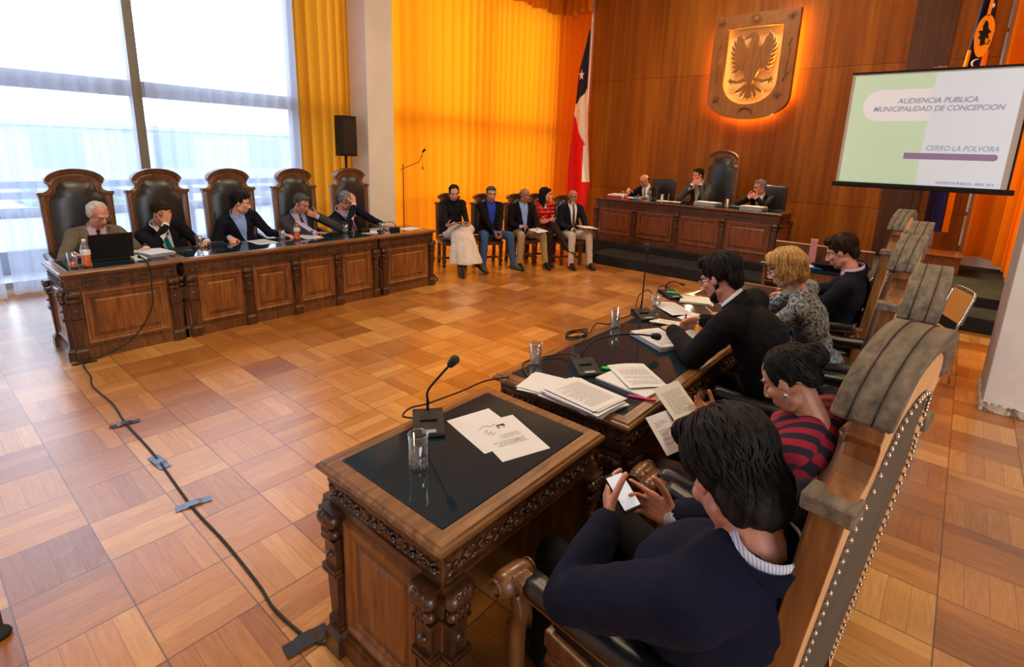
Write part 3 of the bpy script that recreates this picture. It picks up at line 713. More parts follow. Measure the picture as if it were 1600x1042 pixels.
person('grey-haired man in glasses, hands joined under his chin, at the right bench end', (-2.76, 10.06, .85), (-2.765, 9.83, 1.44), -90, -126, 10, hands=dict(R=dict(at=(-2.83, 9.645, 1.285), d=(.7, .0, .5), n=(.2, .9, 0), elbow=(-3.0, 9.55, 1.14), curl=.8), L=dict(at=(-2.77, 9.63, 1.285), d=(-.7, -.1, .5), n=(0, 1, 0), elbow=(-2.56, 9.55, 1.14), curl=.8)), skin='rosy', hair=('short', 'grey'), jacket=blacksuit, shirt=white_sh, trousers=blacksuit, shoe=shoeb, glasses=dark_gl, lid=.6)

NV = .0048
person('dark-haired man in navy jacket seen from behind, looking at his phone in the nearest chair', (-.42, 1.33, .57), (-.305, 1.155, 1.195), 163, 147, 42, -2, hands=dict(L=dict(at=(-.695, 1.325, .845), d=(-.45, .55, .40), n=(.75, .45, -.1), elbow=(-.655, 1.06, .70), curl=.45), R=dict(at=(-.575, 1.415, .83), d=(-.80, -.12, .22), n=(-.2, -.75, .35), elbow=(-.44, 1.66, .74), curl=.75, point=True)), skin='rosy', hair=('mop', 'black'), puff=1.05, top='plain', jacket=navyknit, shirt=strip_sh, trousers=blacksuit, shoe=shoeb, vox=NV, k=1.06, belly=1.25, lid=.8, bulk=1.25, locks=420, neck=.112)
person('dark-haired woman in red and navy striped sweater reading papers, hair pinned up', (-.47, 2.15, .56), (-.375, 2.02, 1.13), 172, 174, 36, hands=dict(L=dict(at=(-.715, 1.945, .775), d=(-.75, .35, .2), n=(.2, .6, .7), curl=.55), R=dict(at=(-.715, 2.195, .815), d=(-.75, -.2, .35), n=(.2, -.5, .75), curl=.6)), skin='tan', hair=('bun', 'black'), top='top', jacket=redstripe, cuff=False, collar=False, trousers=plumtr, shoe=shoeb, female=True, vox=NV, k=.98, lid=.8, locks=350, neck=.130, extras=[earring((-1, 1), 'nail')])
person('bearded man with glasses in black suit writing with a pen at the long desk', (-.50, 2.99, .57), (-.965, 2.925, 1.255), 172, 174, 26, hands=dict(L=dict(at=(-1.315, 3.13, .835), d=(-.55, .55, -.12), n=(.1, .1, -1), elbow=(-.985, 2.72, .845), curl=.55), R=dict(at=(-1.245, 3.325, .855), d=(-.85, -.25, -.2), n=(.0, -.55, -.7), elbow=(-.93, 3.47, .845), curl=.75)), skin='rosy', hair=('thick', 'black'), puff=1.02, top='plain', jacket=blacksuit, shirt=white_sh, trousers=blacksuit, shoe=shoeb, glasses=M['chrome'], beard='full', vox=NV, k=1.05, lid=.7, bulk=1.18, locks=350, neck=.132)
person('blonde woman in grey patterned jacket writing at the long desk', (-.52, 3.76, .56), (-.795, 3.605, 1.24), 178, 178, 26, hands=dict(R=dict(at=(-1.19, 3.67, .835), d=(-.85, -.2, -.15), n=(0, -.5, -.8), curl=.7), L=dict(at=(-1.15, 3.50, .825), d=(-.8, .3, -.1), n=(0, .1, -1), curl=.35)), skin='fair', hair=('bob', 'blond'), top='top', jacket=scrawl, cuff=False, collar=False, trousers=greytr, shoe=shoeb, female=True, glasses=M['chrome'], vox=NV, lid=.8, k=1.0, locks=420)
person('dark-haired man in navy jacket and pink collar looking down, farthest at the right desks', (-.60, 4.86, .56), (-.665, 4.70, 1.23), 180, 182, 26, hands=dict(R=dict(at=(-1.03, 4.95, .84), d=(-1, -.3, 0), n=(0, 0, -1)), L=dict(at=(-1.02, 4.65, .84), d=(-1, .2, 0), n=(0, 0, -1))), skin='rosy', hair=('thick', 'brown'), puff=1.0, top='plain', bulk=1.08, jacket=navysuit, shirt=check_sh, trousers=navysuit, shoe=shoeb, lid=.8, k=1.02, vox=.0055)
# ------------------------------------------------------------------ the room
def parquet():
    m = mat('parquet_blocks', (.4, .2, .08), .24, Specular_IOR_Level=.5, Coat_Weight=.7, Coat_Roughness=.26)
    t = NT(m); sp = t.new('ShaderNodeSeparateXYZ'); t.l.new(t.pos(), sp.inputs[0])
    u = t.math('DIVIDE', t.math('ADD', sp.outputs[0], 2.36), .3675); v = t.math('DIVIDE', t.math('SUBTRACT', sp.outputs[1], .43), .341)
    cu, cv = t.math('FLOOR', u), t.math('FLOOR', v); fu, fv = t.math('SUBTRACT', u, cu), t.math('SUBTRACT', v, cv)
    par = t.math('MODULO', t.math('ADD', t.math('ADD', cu, cv), 1000), 2.0)
    mixf = lambda a, b: t.math('ADD', t.math('MULTIPLY', a, t.math('SUBTRACT', 1.0, par)), t.math('MULTIPLY', b, par))
    across, along = mixf(fu, fv), mixf(fv, fu)
    st = t.math('MULTIPLY', across, 4.0); si = t.math('FLOOR', st); sf = t.math('SUBTRACT', st, si)
    w = t.new('ShaderNodeTexWhiteNoise'); t.l.new(t.comb(cu, cv, si), w.inputs[0])
    w2 = t.new('ShaderNodeTexWhiteNoise'); t.l.new(t.comb(cu, cv, 77.0), w2.inputs[0])
    g = t.noise(t.comb(t.math('MULTIPLY', t.math('ADD', across, t.math('MULTIPLY', w.outputs[0], 9.0)), 16.0), t.math('MULTIPLY', along, 1.6), t.math('ADD', cu, t.math('MULTIPLY', cv, 7.3))), 1.6, 5, .6)
    big = t.noise(t.pos(), .45, 2)
    f = t.math('ADD', t.math('ADD', t.math('MULTIPLY', w.outputs[0], .20), t.math('MULTIPLY', w2.outputs[0], .42)), t.math('ADD', t.math('MULTIPLY', g, .42), t.math('MULTIPLY', big, .10)))
    c = t.ramp(f, [(.22, (.22, .066, .010)), (.48, (.38, .138, .025)), (.68, (.53, .225, .050)), (.92, (.70, .38, .115))])
    edge = lambda x, d: t.math('LESS_THAN', t.math('MINIMUM', x, t.math('SUBTRACT', 1.0, x)), d)
    e = t.math('MAXIMUM', edge(fu, .009), edge(fv, .009))
    e2 = t.math('MULTIPLY', edge(sf, .018), .45)
    ee = t.math('MAXIMUM', t.math('MULTIPLY', e, .75), e2)
    scr = t.noise(t.mapping(t.pos(), (1, 1, 1), (0, 0, .7)), 2.2, 8, .75)
    worn = t.math('MULTIPLY', t.math('GREATER_THAN', scr, .60), .22)
    c = t.mix(worn, c, (.46, .27, .12)); t.col(t.mix(ee, c, (.055, .022, .008)))
    rr = t.math('ADD', .20, t.math('MULTIPLY', scr, .22)); t.l.new(rr, t.b.inputs['Roughness'])
    t.bump(t.math('ADD', t.math('MULTIPLY', e, -.6), t.math('MULTIPLY', g, .12)), .12, .004)
    return m
M['parquet'] = parquet()

def veneer():
    m = mat('wall_veneer', (.2, .06, .01), .5, Specular_IOR_Level=.22)
    t = NT(m); p = t.pos(); sp = t.new('ShaderNodeSeparateXYZ'); t.l.new(p, sp.inputs[0])
    px = t.math('FLOOR', t.math('DIVIDE', t.math('ADD', sp.outputs[0], 7.4), .62)); pz = t.math('FLOOR', t.math('DIVIDE', t.math('SUBTRACT', sp.outputs[2], 1.12), 2.46))
    w = t.new('ShaderNodeTexWhiteNoise'); t.l.new(t.comb(px, pz, 3.0), w.inputs[0])
    g = t.noise(t.mapping(p, (9, 9, .35)), 1.4, 6, .6); g2 = t.noise(t.mapping(p, (2.4, 2.4, .2)), 1.3, 2)
    f = t.math('ADD', t.math('ADD', t.math('MULTIPLY', g, .5), t.math('MULTIPLY', g2, .45)), t.math('MULTIPLY', w.outputs[0], .14))
    c = t.ramp(f, [(.28, (.105, .027, .0022)), (.5, (.22, .068, .0055)), (.72, (.36, .135, .012))])
    fz = t.math('FRACT', t.math('DIVIDE', t.math('SUBTRACT', sp.outputs[2], 1.12), 2.46))
    e = t.math('LESS_THAN', t.math('MINIMUM', fz, t.math('SUBTRACT', 1.0, fz)), .0022)
    t.col(t.mix(t.math('MULTIPLY', e, .7), c, (.03, .008, .002))); return m
M['veneer'] = veneer()
M['veneer_strip'] = wood('veneer_dark_strip', (.035, .009, .0015), (.062, .017, .003), (.10, .028, .005), .4, (9, 9, .5), .05)
M['plaster'] = mat('painted_plaster', (.72, .66, .58), .8)
t = NT(M['plaster']); n_ = t.noise(t.obj(), 3, 5); t.col(t.ramp(n_, [(.3, (.76, .70, .62)), (.7, (.83, .78, .70))]))
M['pillar'] = mat('pillar_white_paint', (.74, .75, .77), .7)
t = NT(M['pillar']); n_ = t.noise(t.obj(), 5, 5); t.col(t.ramp(n_, [(.3, (.68, .69, .71)), (.7, (.78, .79, .80))]))
M['chipped'] = mat('chipped_skirting', (.6, .58, .5), .7)
t = NT(M['chipped']); n_ = t.noise(t.obj(), 22, 5, .7); t.col(t.ramp(n_, [(.42, (.16, .12, .07)), (.5, (.55, .52, .45)), (.7, (.66, .64, .58))]))
M['pillar_shade'] = mat('grey_mauve_shade', (.34, .30, .31), .6)
M['ceilingw'] = mat('ceiling_white', (.42, .40, .37), .9)
M['carpet'] = cloth('charcoal_carpet', (.020, .019, .021), .95, 300, .5, 0)
M['frame'] = mat('window_frame_grey', (.34, .35, .37), .5); M['mullion'] = mat('olive_bronze_mullion', (.21, .17, .11), .45, .3)
M['facade'] = mat('pale_facade', (.40, .46, .56), .9); M['facade_win'] = mat('facade_window', (.20, .27, .40), .4)
M['railing'] = mat('grey_blue_railing', (.10, .15, .27), .6); M['slab'] = mat('terrace_paving', (.34, .38, .46), .9)
M['foliage'] = cloth('pale_foliage', (.30, .42, .12), .9, 30, .6)

b = MB(); b.ext(-8.95, 6, -4, 11.7, -.12, 0); struct('floor', b, M['parquet'])
b = MB(); b.ext(-9.0, 6.1, -4.1, 11.75, 5.75, 5.9); struct('ceiling', b, M['ceilingw'])
b = MB(); b.ext(6.0, 6.15, -4.1, 11.75, 0, 5.75); struct('wall_right', b, M['plaster'])
b = MB(); b.ext(-9, 6, -4.15, -4.0, 0, 5.75); struct('wall_front', b, M['plaster'])
b = MB(); b.ext(-7.40, .06, 11.5, 11.62, 0, 5.75); struct('wall_back', b, M['veneer'])
b = MB(); b.ext(-9.0, 6.1, 11.62, 11.75, 0, 5.75); struct('wall_end', b, M['plaster'])
b = MB(); b.ext(-1.16, -.60, 11.485, 11.5, .3, 5.74); struct('wall_dark_strip', b, M['veneer_strip'])  # darker vertical strip on the back wall
b = MB()
for z in (.62, 1.18, 1.74, 2.30, 2.86, 3.42, 3.98): b.ext(.030, .058, 11.47, 11.5, z, z + .50)
struct('trim_2', b, M['chrome'])
# dais: two carpeted steps
b = MB(); b.ext(-5.0, 6, 8.08, 11.5, 0, .18); b.ext(-5.85, 6, 8.78, 11.5, 0, .30); struct('floor_dais', b, M['carpet'], bevel=.012)
# window wall: header, threshold and eight tall windows
b = MB(); b.ext(-8.98, -8.72, -4.1, 11.7, 5.35, 5.75); b.ext(-8.98, -8.72, -4.1, 11.7, 0, .07); struct('wall_left', b, M['plaster'])
for i in range(8):
    y0 = -4.1 + .0 + 2.2 * i - (.1 if i else 0) + .1; y0 = -4.2 + 2.2 * i + .0; y1 = min(y0 + 2.2, 11.7); y0 = max(y0, -4.1)
    b = MB(); b.ext(-8.80, -8.66, y0, y0 + .085, .07, 5.35, 1); b.ext(-8.80, -8.66, y1 - .03, y1, .07, 5.35, 1)
    b.ext(-8.82, -8.68, y0, y1, 2.44, 2.64); b.ext(-8.80, -8.70, y0, y1, .07, .14); b.ext(-8.80, -8.70, y0, y1, 5.26, 5.35); b.ext(-8.79, -8.71, y0, y1, .98, 1.03)
    w = struct('window_%d' % (i + 1), b, [M['frame'], M['mullion']])
    b = MB(); b.ext(-8.756, -8.748, y0 + .08, y1 - .03, .14, 5.26); obj('pane', b, M['pane'], w)
b = MB(); b.ext(-8.66, -8.60, 2.355, 2.44, 0, 5.35); struct('trim_3', b, M['mullion'])
# outside: terrace, railing and the house across the street
b = MB(); b.ext(-30, -8.98, -25, 35, -.25, -.05); o = struct('ground', b, M['slab'])
t = thing('balcony_railing', 'grey blue balcony railing with three rails outside the tall windows', 'railing', (-10.3, 0, 0))
for i in range(15):
    b = MB(); b.ext(-.03, .03, -7 + 1.5 * i - .03, -7 + 1.5 * i + .03, -.05, 1.20); obj('post', b, M['railing'], t)
for z in (1.20, 1.05, .78):
    b = MB(); b.ext(-.03, .03, -7.2, 14.2, z - .05, z + .05); obj('rail', b, M['railing'], t)
b = MB(); b.ext(-.1, .1, -7.2, 14.2, -.05, .28); obj('kerb', b, M['slab'], t)
t = thing('street_building', 'long low pale building across the street, seen through the sheer curtains', 'building', (-27, 0, 0))
b = MB(); b.ext(-3, 0, -22, 34, 0, 2.35); b.ext(-3, .15, -22, 34, 2.25, 2.45); obj('facade', b, M['facade'], t)
for z in (.75,):
    for y in range(-20, 34, 4):
        b = MB(); b.ext(0, .06, y, y + 1.5, z, z + 1.3); obj('window', b, M['facade_win'], t)
for i, (x, y, h, lab) in enumerate(((-17, -2.2, .85, 'left of the first tall chair'), (-18, 3.4, .9, 'between the second and third tall chairs'), (-17.5, 7.5, .85, 'behind the third and fourth tall chairs'))):
    t = thing('garden_shrub', 'sunlit green shrub outside the windows, ' + lab, 'shrub', (x, y, -.05), 0, None)
    b = MB()
    for k in range(46): a = V((random.gauss(0, 1), random.gauss(0, 1), random.gauss(0, 1))).normalized() * random.uniform(.3, .8); b.ell((a.x, a.y * 1.5, h * .62 + a.z * h * .55), [random.uniform(.18, .3)] * 3, None, 8, 6)
    obj('foliage', b, M['foliage'], t); b = MB(); b.tube([(0, 0, 0), (0, 0, h * .6)], .05); obj('stem', b, M['oak'], t)

# columns
b = MB(); b.ext(-8.45, -7.80, 5.42, 5.95, 0, 5.75); struct('column_left', b, M['plaster'], bevel=.006, seg=1)
b = MB(); b.ext(.385, 1.15, 5.46, 6.10, .075, 5.75); p_ = struct('pillar_right', b, [M['pillar']])
b = MB(); b.ext(.365, 1.17, 5.44, 6.12, 0, .075); struct('baseboard_right', b, M['chipped'], bevel=.006, seg=1)
b = MB(); b.ext(.377, .385, 5.462, 6.10, .075, 5.75); struct('pillar_side_shade', b, M['pillar_shade'])  # grey sheet paints the shade on the white pillar's side face

# ------------------------------------------------------------------ curtains
def drape(name, label, path, z0, z1, amp, wl, m, cat='curtain', group=None, hem=None, seed=0, rows=10, step=.028, top_amp=.55, scallop=None):
    P_ = [V((x, y, 0)) for x, y in path]; seg = [(P_[i + 1] - P_[i]).length for i in range(len(P_) - 1)]; L = sum(seg)
    n = int(L / step); rnd = random.Random(seed); ph = [0.0]
    for i in range(n): ph.append(ph[-1] + step / (wl * (1 + .55 * noise.noise(V((i * step * 1.1, seed * 3.1, 0))))) * 2 * PI)
    rings = []
    for r in range(rows + 1):
        t = r / rows; ring = []
        for i in range(n + 1):
            d = L * i / n; k = 0
            while k < len(seg) - 1 and d > seg[k]: d -= seg[k]; k += 1
            dr = (P_[k + 1] - P_[k]).normalized(); q = P_[k] + dr * min(d, seg[k]); nn = V((dr.y, -dr.x, 0))
            a = amp * (top_amp + (1 - top_amp) * (1 - t)) * (1 + .5 * noise.noise(V((i * step * .8, t * .7, seed + 5))))
            w = ph[i] + .5 * noise.noise(V((i * step * 2, t * 1.3, seed)))
            off = a * (math.sin(w) + .28 * math.sin(2 * w + 1.0)) + .02 * noise.noise(V((i * step * .7, t * 1.2, seed + 9)))
            sl = a * .35 * math.cos(w)
            lo = z0 + (hem(L * i / n / L) if hem else 0) + (scallop(i * step) if scallop else 0)
            ring.append(q + nn * off + dr * sl + V((0, 0, lo + (z1 - lo) * t)))
        rings.append(ring)
    mb = MB(); mb.loops(rings, 0, False, False, False)
    o = obj(name, mb, m, smooth=True); return tag(o, label, cat, group)
sg = 'sheer white curtains'
drape('sheer_curtain', 'sheer white curtain panel at the far left edge of the window', [(-8.47, -3.9), (-8.47, .80)], .015, 5.3, .045, .23, M['sheer'], group=sg, seed=1)
drape('sheer_curtain', 'sheer white curtain panel just left of the brown mullion, behind the first tall chair', [(-8.50, .86), (-8.50, 2.34)], .03, 5.3, .045, .21, M['sheer'], group=sg, seed=2)
drape('sheer_curtain', 'sheer white curtain panel between the brown mullion and the mustard curtain', [(-8.50, 2.46), (-8.50, 4.62)], .03, 5.3, .045, .19, M['sheer'], group=sg, seed=3)
drape('bunched_curtain', 'bunched mustard curtain between the sheer curtain and the white column', [(-8.30, 4.44), (-8.30, 5.40)], .03, 5.3, .085, .15, M['orange_side'], seed=4, step=.014, top_amp=.9)
drape('orange_curtain', 'wide glowing orange curtain on the windows behind the five seated people', [(-8.36, 5.97), (-8.36, 11.40)], .03, 5.6, .05, .26, M['orange'], seed=5, top_amp=.8)
drape('orange_curtain', 'narrow orange curtain in the corner behind the red, white and blue flag', [(-8.40, 11.30), (-8.34, 11.40), (-7.42, 11.41)], .03, 5.6, .04, .16, M['orange'], seed=6, step=.018, top_amp=.8)
drape('curtain_valance', 'gathered orange valance along the top of the orange curtain', [(-8.20, 6.2), (-8.20, 11.26), (-7.36, 11.30)], 5.10, 5.74, .045, .17, M['orange_heavy'], cat='valance', seed=7, rows=3, step=.02, top_amp=.8, scallop=lambda d: .03 * math.sin(d * 9))
drape('orange_curtain', 'long orange curtain at the right behind the projection screen', [(.09, 11.36), (.40, 11.22), (.66, 10.5), (.70, 8.5)], .34, 5.6, .07, .27, M['orange'], seed=8, step=.02, hem=lambda t: .14 * (1 - t) ** 2 + .05 * math.sin(t * 9))

# ------------------------------------------------------------------ carved shield on the wall
def emblem():
    t = thing('wall_emblem', 'carved wooden shield with a spread eagle, lit from behind, on the wood wall', 'emblem', (-3.63, 11.5, 0))
    T = face((0, -.15, 0), X3, Z3, -Y3)
    def shield(hw, zt, zs, zb, n=24): return [(-hw, zt), (-hw, zs)] + [(-hw * math.cos(PI * i / n), zs - (zs - zb) * math.sin(PI * i / n) ** .85) for i in range(1, n)] + [(hw, zs), (hw, zt)]
    out = shield(.78, 4.61, 3.10, 2.67); inn = shield(.51, 4.37, 3.42, 2.95)
    mb = MB(); n = len(out)
    rg = []
    for z, k in ((0, 0), (.10, 0), (.115, .012)):
        rg.append([T @ V((x * (1 - k), q, z)) for x, q in out])
    for z, k in ((.115, .012), (.10, 0), (0, 0)):
        rg.append([T @ V((x * (1 + k), q, z)) for x, q in inn])
    rg.append(rg[0]); mb.loops(rg, 0, True, False, False, False); obj('shield_frame', mb, M['emblem'], t)
    mb = MB(); mb.prism(shield(.56, 4.40, 3.42, 2.92), face((0, -.03, 0), X3, Z3, -Y3), .015); obj('back_plate', mb, M['emblem_plate'], t)
    # the eagle: body, head, wings of blades, claws, tail
    E = face((0, -.165, 0), X3, Z3, -Y3); mb = MB()
    body = [(-.05, 4.16), (-.10, 4.19), (-.16, 4.165), (-.185, 4.15), (-.15, 4.215), (-.09, 4.255), (-.02, 4.27), (.05, 4.25), (.085, 4.20), (.09, 4.10), (.10, 3.98), (.16, 3.86), (.17, 3.70), (.14, 3.56), (.09, 3.46), (.05, 3.36), (.03, 3.28), (-.03, 3.28), (-.05, 3.36), (-.10, 3.46), (-.15, 3.56), (-.17, 3.70), (-.16, 3.86), (-.09, 3.99), (-.07, 4.09)]
    mb.prism(body[::-1], E, .045)
    for sg in (-1, 1):
        wing = [(.10, 3.98), (.17, 4.06), (.20, 4.16), (.25, 4.20), (.30, 4.12), (.33, 3.98), (.33, 3.84), (.30, 3.70), (.24, 3.60), (.17, 3.58), (.15, 3.80)]
        mb.prism([(x * sg, z) for x, z in (wing if sg < 0 else wing[::-1])], E, .035)
        for i in range(9):
            a = 78 - i * 15.5; L = .155 + .03 * math.sin(i * .7); bx, bz = .27 + .03 * math.sin(i * .5), 4.12 - i * .062
            d = V((math.cos(R(a)), math.sin(R(a)))); p_ = V((-d.y, d.x)); tip = V((bx, bz)) + d * L + p_ * .05
            q = [V((bx, bz)) - p_ * .032 - d * .05, V((bx, bz)) + d * L * .6 - p_ * .018, tip, V((bx, bz)) + d * L * .45 + p_ * .036, V((bx, bz)) + p_ * .03 - d * .05]
            q = [(v.x * sg, v.y) for v in q]; mb.prism(q if sg > 0 else q[::-1], E, .022 + .0012 * i)
        leg = [(.06, 3.46), (.14, 3.44), (.24, 3.40), (.34, 3.42), (.36, 3.38), (.26, 3.345), (.16, 3.36), (.07, 3.40)]
        mb.prism([(x * sg, z) for x, z in (leg if sg < 0 else leg[::-1])], E, .041 + .001 * sg)
        for i in range(4):
            c = V((.35, 3.39)); a = R(60 - i * 52); tip = c + V((math.cos(a), math.sin(a))) * .085
            mb.tube([E @ V((sg * c.x, c.y, .02)), E @ V((sg * (c.x + (tip.x - c.x) * .6 + .012), c.y + (tip.y - c.y) * .6 + .014, .03)), E @ V((sg * tip.x, tip.y, .02))], [.016, .013, .004], 6)
        for i in range(3):
            a = R(-100 + 32 * i); b0 = V((.05, 3.32)); tip = b0 + V((math.cos(a) * 1.0, math.sin(a))) * .22; p_ = V((-math.sin(a), math.cos(a))) * .028
            q = [(b0 - p_), (tip - p_ * .9), tip + V((math.cos(a), math.sin(a))) * .05, (tip + p_ * .9), (b0 + p_)]; q = [(v.x * sg, v.y) for v in q]
            mb.prism(q if sg > 0 else q[::-1], E, .024 + .003 * i + .001 * sg)
    mb.prism([(-.05, 3.34), (-.075, 3.06), (-.04, 3.09), (0, 3.03), (.04, 3.09), (.075, 3.06), (.05, 3.34)], E, .038)
    obj('eagle', mb, M['emblem'], t)
    F = face((0, -.265, 0), X3, Z3, -Y3)
    def star(x, z):
        q = MB(); pts = []
        for i in range(16): r = .085 if i % 2 == 0 else .035; pts.append((x + r * math.cos(PI * i / 8), z + r * math.sin(PI * i / 8)))
        q.prism(pts, F, .014); q.ell(F @ V((x, z, .012)), (.03, .02, .03), None, 10, 6); obj('star_ornament', q, M['emblem_dark'], t)
    for x, z in ((-.64, 4.48), (.64, 4.48), (-.60, 3.05), (.56, 3.10)): star(x, z)
    q = MB(); q.ell(F @ V((0, 4.49, 0)), (.065, .03, .065), None, 16, 8); q.tube([F @ V((.088 * math.cos(a), 4.49 + .088 * math.sin(a), .004)) for a in [2 * PI * i / 24 for i in range(24)]], .010, 6, closed=True); obj('sun_ornament', q, M['emblem'], t)
    q = MB(); q.tube([F @ V((.12 * math.cos(R(a)), 2.79 + .10 * math.sin(R(a)), .004)) for a in range(-10, 191, 12)], [.008 + .018 * math.sin(PI * i / 16) for i in range(17)], 8); obj('moon_ornament', q, M['emblem_dark'], t)
    for sg in (-1, 1):
        q = MB(); x = sg * .645
        q.tube(bez([F @ V((x - sg * .02, 3.35, .004)), F @ V((x, 3.6, .006)), F @ V((x + sg * .015, 3.85, .006)), F @ V((x, 4.02, .006))], 5), .013, 6)
        for k, (a, z) in enumerate(((40, 3.45), (140, 3.5), (40, 3.65), (140, 3.72), (45, 3.84))):
            q.cap(F @ V((x, z, .006)), .014, F @ V((x + .075 * math.cos(R(a)), z + .08 * math.sin(R(a)), .006)), .006, 8)
        for a in (60, 90, 120): q.cap(F @ V((x, 4.0, .006)), .022, F @ V((x + .075 * math.cos(R(a)), 4.0 + .11 * math.sin(R(a)), .006)), .010, 8)
        obj('flower_ornament', q, M['emblem'], t)
    return t
M['emblem'] = wood('emblem_wood', (.16, .055, .006), (.25, .092, .011), (.34, .14, .02), .5, (12, 12, 1.5), .08)
M['emblem_dark'] = wood('emblem_relief_wood', (.10, .03, .006), (.17, .055, .010), (.24, .08, .015), .5, (12, 12, 1.5), .08)
M['emblem_plate'] = mat('emblem_back_plate', (.74, .56, .27), .7)
emblem()

# ------------------------------------------------------------------ projection screen
def textmesh(name, s, size, m, parent, loc, shear=0, bold=0, align='LEFT', width=None):
    c = bpy.data.curves.new('txt', 'FONT'); c.body = s; c.size = size; c.shear = shear; c.offset = bold; c.align_x = align; c.extrude = 0.0004
    o = bpy.data.objects.new('txt', c); COL.objects.link(o)
    me = bpy.data.meshes.new_from_object(o.evaluated_get(bpy.context.evaluated_depsgraph_get())); bpy.data.objects.remove(o); bpy.data.curves.remove(c)
    if width:
        xs = [v.co.x for v in me.vertices]; k = width / (max(xs) - min(xs))
        for v in me.vertices: v.co.x *= k
    for v in me.vertices: v.co = V((v.co.x, -v.co.z, v.co.y))
    r = link(name, me, m, parent); r.location = loc; return r
def glow(name, c, e):
    m = mat(name, c, .8); b_ = m.node_tree.nodes['Principled BSDF']; b_.inputs['Emission Color'].default_value = (*c, 1); b_.inputs['Emission Strength'].default_value = e; return m
SE = .42
M['slide_white'] = glow('slide_white', (.62, .70, .78), SE); M['slide_green'] = glow('slide_green', (.50, .68, .50), SE); M['slide_pill'] = glow('slide_pill', (.70, .73, .77), SE)
M['slide_text'] = glow('slide_text', (.30, .28, .36), SE); M['slide_purple'] = glow('slide_purple', (.25, .17, .31), SE); M['slide_pale'] = glow('slide_pale_text', (.34, .38, .46), SE); M['slide_navy'] = glow('slide_navy_text', (.16, .18, .40), SE)
M['screen_edge'] = mat('screen_margin', (.55, .52, .5), .8)
def screen():
    t = thing('projection_screen', 'pull-up projection screen showing the green and white public hearing title slide', 'screen', (-.52, 8.60, .18))
    Yf = -.05
    mb = MB(); mb.ext(-.90, .88, Yf, Yf + .004, 1.46, 2.86); obj('screen_fabric', mb, M['screen_edge'], t)
    q = lambda n, x0, x1, z0, z1, d, m: obj(n, (lambda b: (b.ext(x0 + .52, x1 + .52, Yf - d, Yf - d + .001, z0 - .18, z1 - .18), b)[1])(MB()), M[m], t)
    q('slide_panel', -.535, .285, 1.655, 3.01, .003, 'slide_white'); q('slide_panel', -1.385, -.535, 1.655, 3.01, .003, 'slide_green')
    pts = [(x + .52, z - .18) for x, z in [(-.535, 2.825), (-.53, 2.44)]] + [(-1.055 + .52 + .1925 * math.cos(R(a)), 2.6325 - .18 + .1925 * math.sin(R(a))) for a in range(270, 89, -12)]
    mb = MB(); mb.prism(pts, face((0, Yf - .003, 0), X3, Z3, -Y3), .002); obj('title_pill', mb, M['slide_pill'], t)
    mb = MB(); bx = [(-.71 + .52, 1.975 - .18), (.165 + .52, 1.975 - .18)] + [(.165 + .52 + .038 * math.cos(R(a)), 2.013 - .18 + .038 * math.sin(R(a))) for a in range(-75, 80, 25)] + [(.165 + .52, 2.051 - .18), (-.71 + .52, 2.051 - .18)]
    mb.prism(bx, face((0, Yf - .003, 0), X3, Z3, -Y3), .002); obj('slide_bar', mb, M['slide_purple'], t)
    L = lambda s, x, z, sz, m, w, sh=.22, bo=.0: textmesh('slide_text', s, sz, M[m], t, (x + .52, Yf - .0095, z - .18), sh, bo, 'LEFT', w)
    L('AUDIENCIA PUBLICA', -.88, 2.655, .088, 'slide_text', .79, bo=.0012); L('MUNICIPALIDAD DE CONCEPCION', -1.13, 2.56, .088, 'slide_text', 1.29, bo=.0012)
    L('CERRO LA POLVORA', -.50, 2.085, .088, 'slide_pale', .69, bo=.0015); L('AUDIENCIA PUBLICA . ABRIL 2014', -.33, 1.685, .042, 'slide_navy', .55, .1)
    mb = MB(); mb.ext(-.91, .89, Yf - .008, Yf + .01, 2.85, 2.875); mb.ext(-.93, -.905, Yf - .004, Yf + .008, 1.46, 2.87) if 0 else None; mb.ext(.865, .885, Yf - .006, Yf + .006, 1.46, 2.86); obj('top_bar', mb, M['black'], t)
    mb = MB(); mb.box((0, Yf + .005, 1.440), (1.88, .075, .065)); obj('screen_case', mb, M['black'], t, bevel=.012)
    mb = MB(); mb.tube([(0, .05, .42), (0, .05, 2.90), (0, .02, 2.905), (0, Yf + .0, 2.89)], .013, 10); mb.cap((-.06, Yf, 2.885), .008, (.06, Yf, 2.885), .008, 8); obj('mast', mb, M['chrome'], t, smooth=True)
    for a in (90, 210, 330):
        mb = MB(); c, s_ = math.cos(R(a)), math.sin(R(a)); mb.tube([(c * .02, .05 + s_ * .02, .55), (c * .46, .05 + s_ * .40, .128 if s_ * .40 + .05 > .20 - .02 else .012)], .010, 8); obj('leg', mb, M['chrome'], t, smooth=True)
screen()

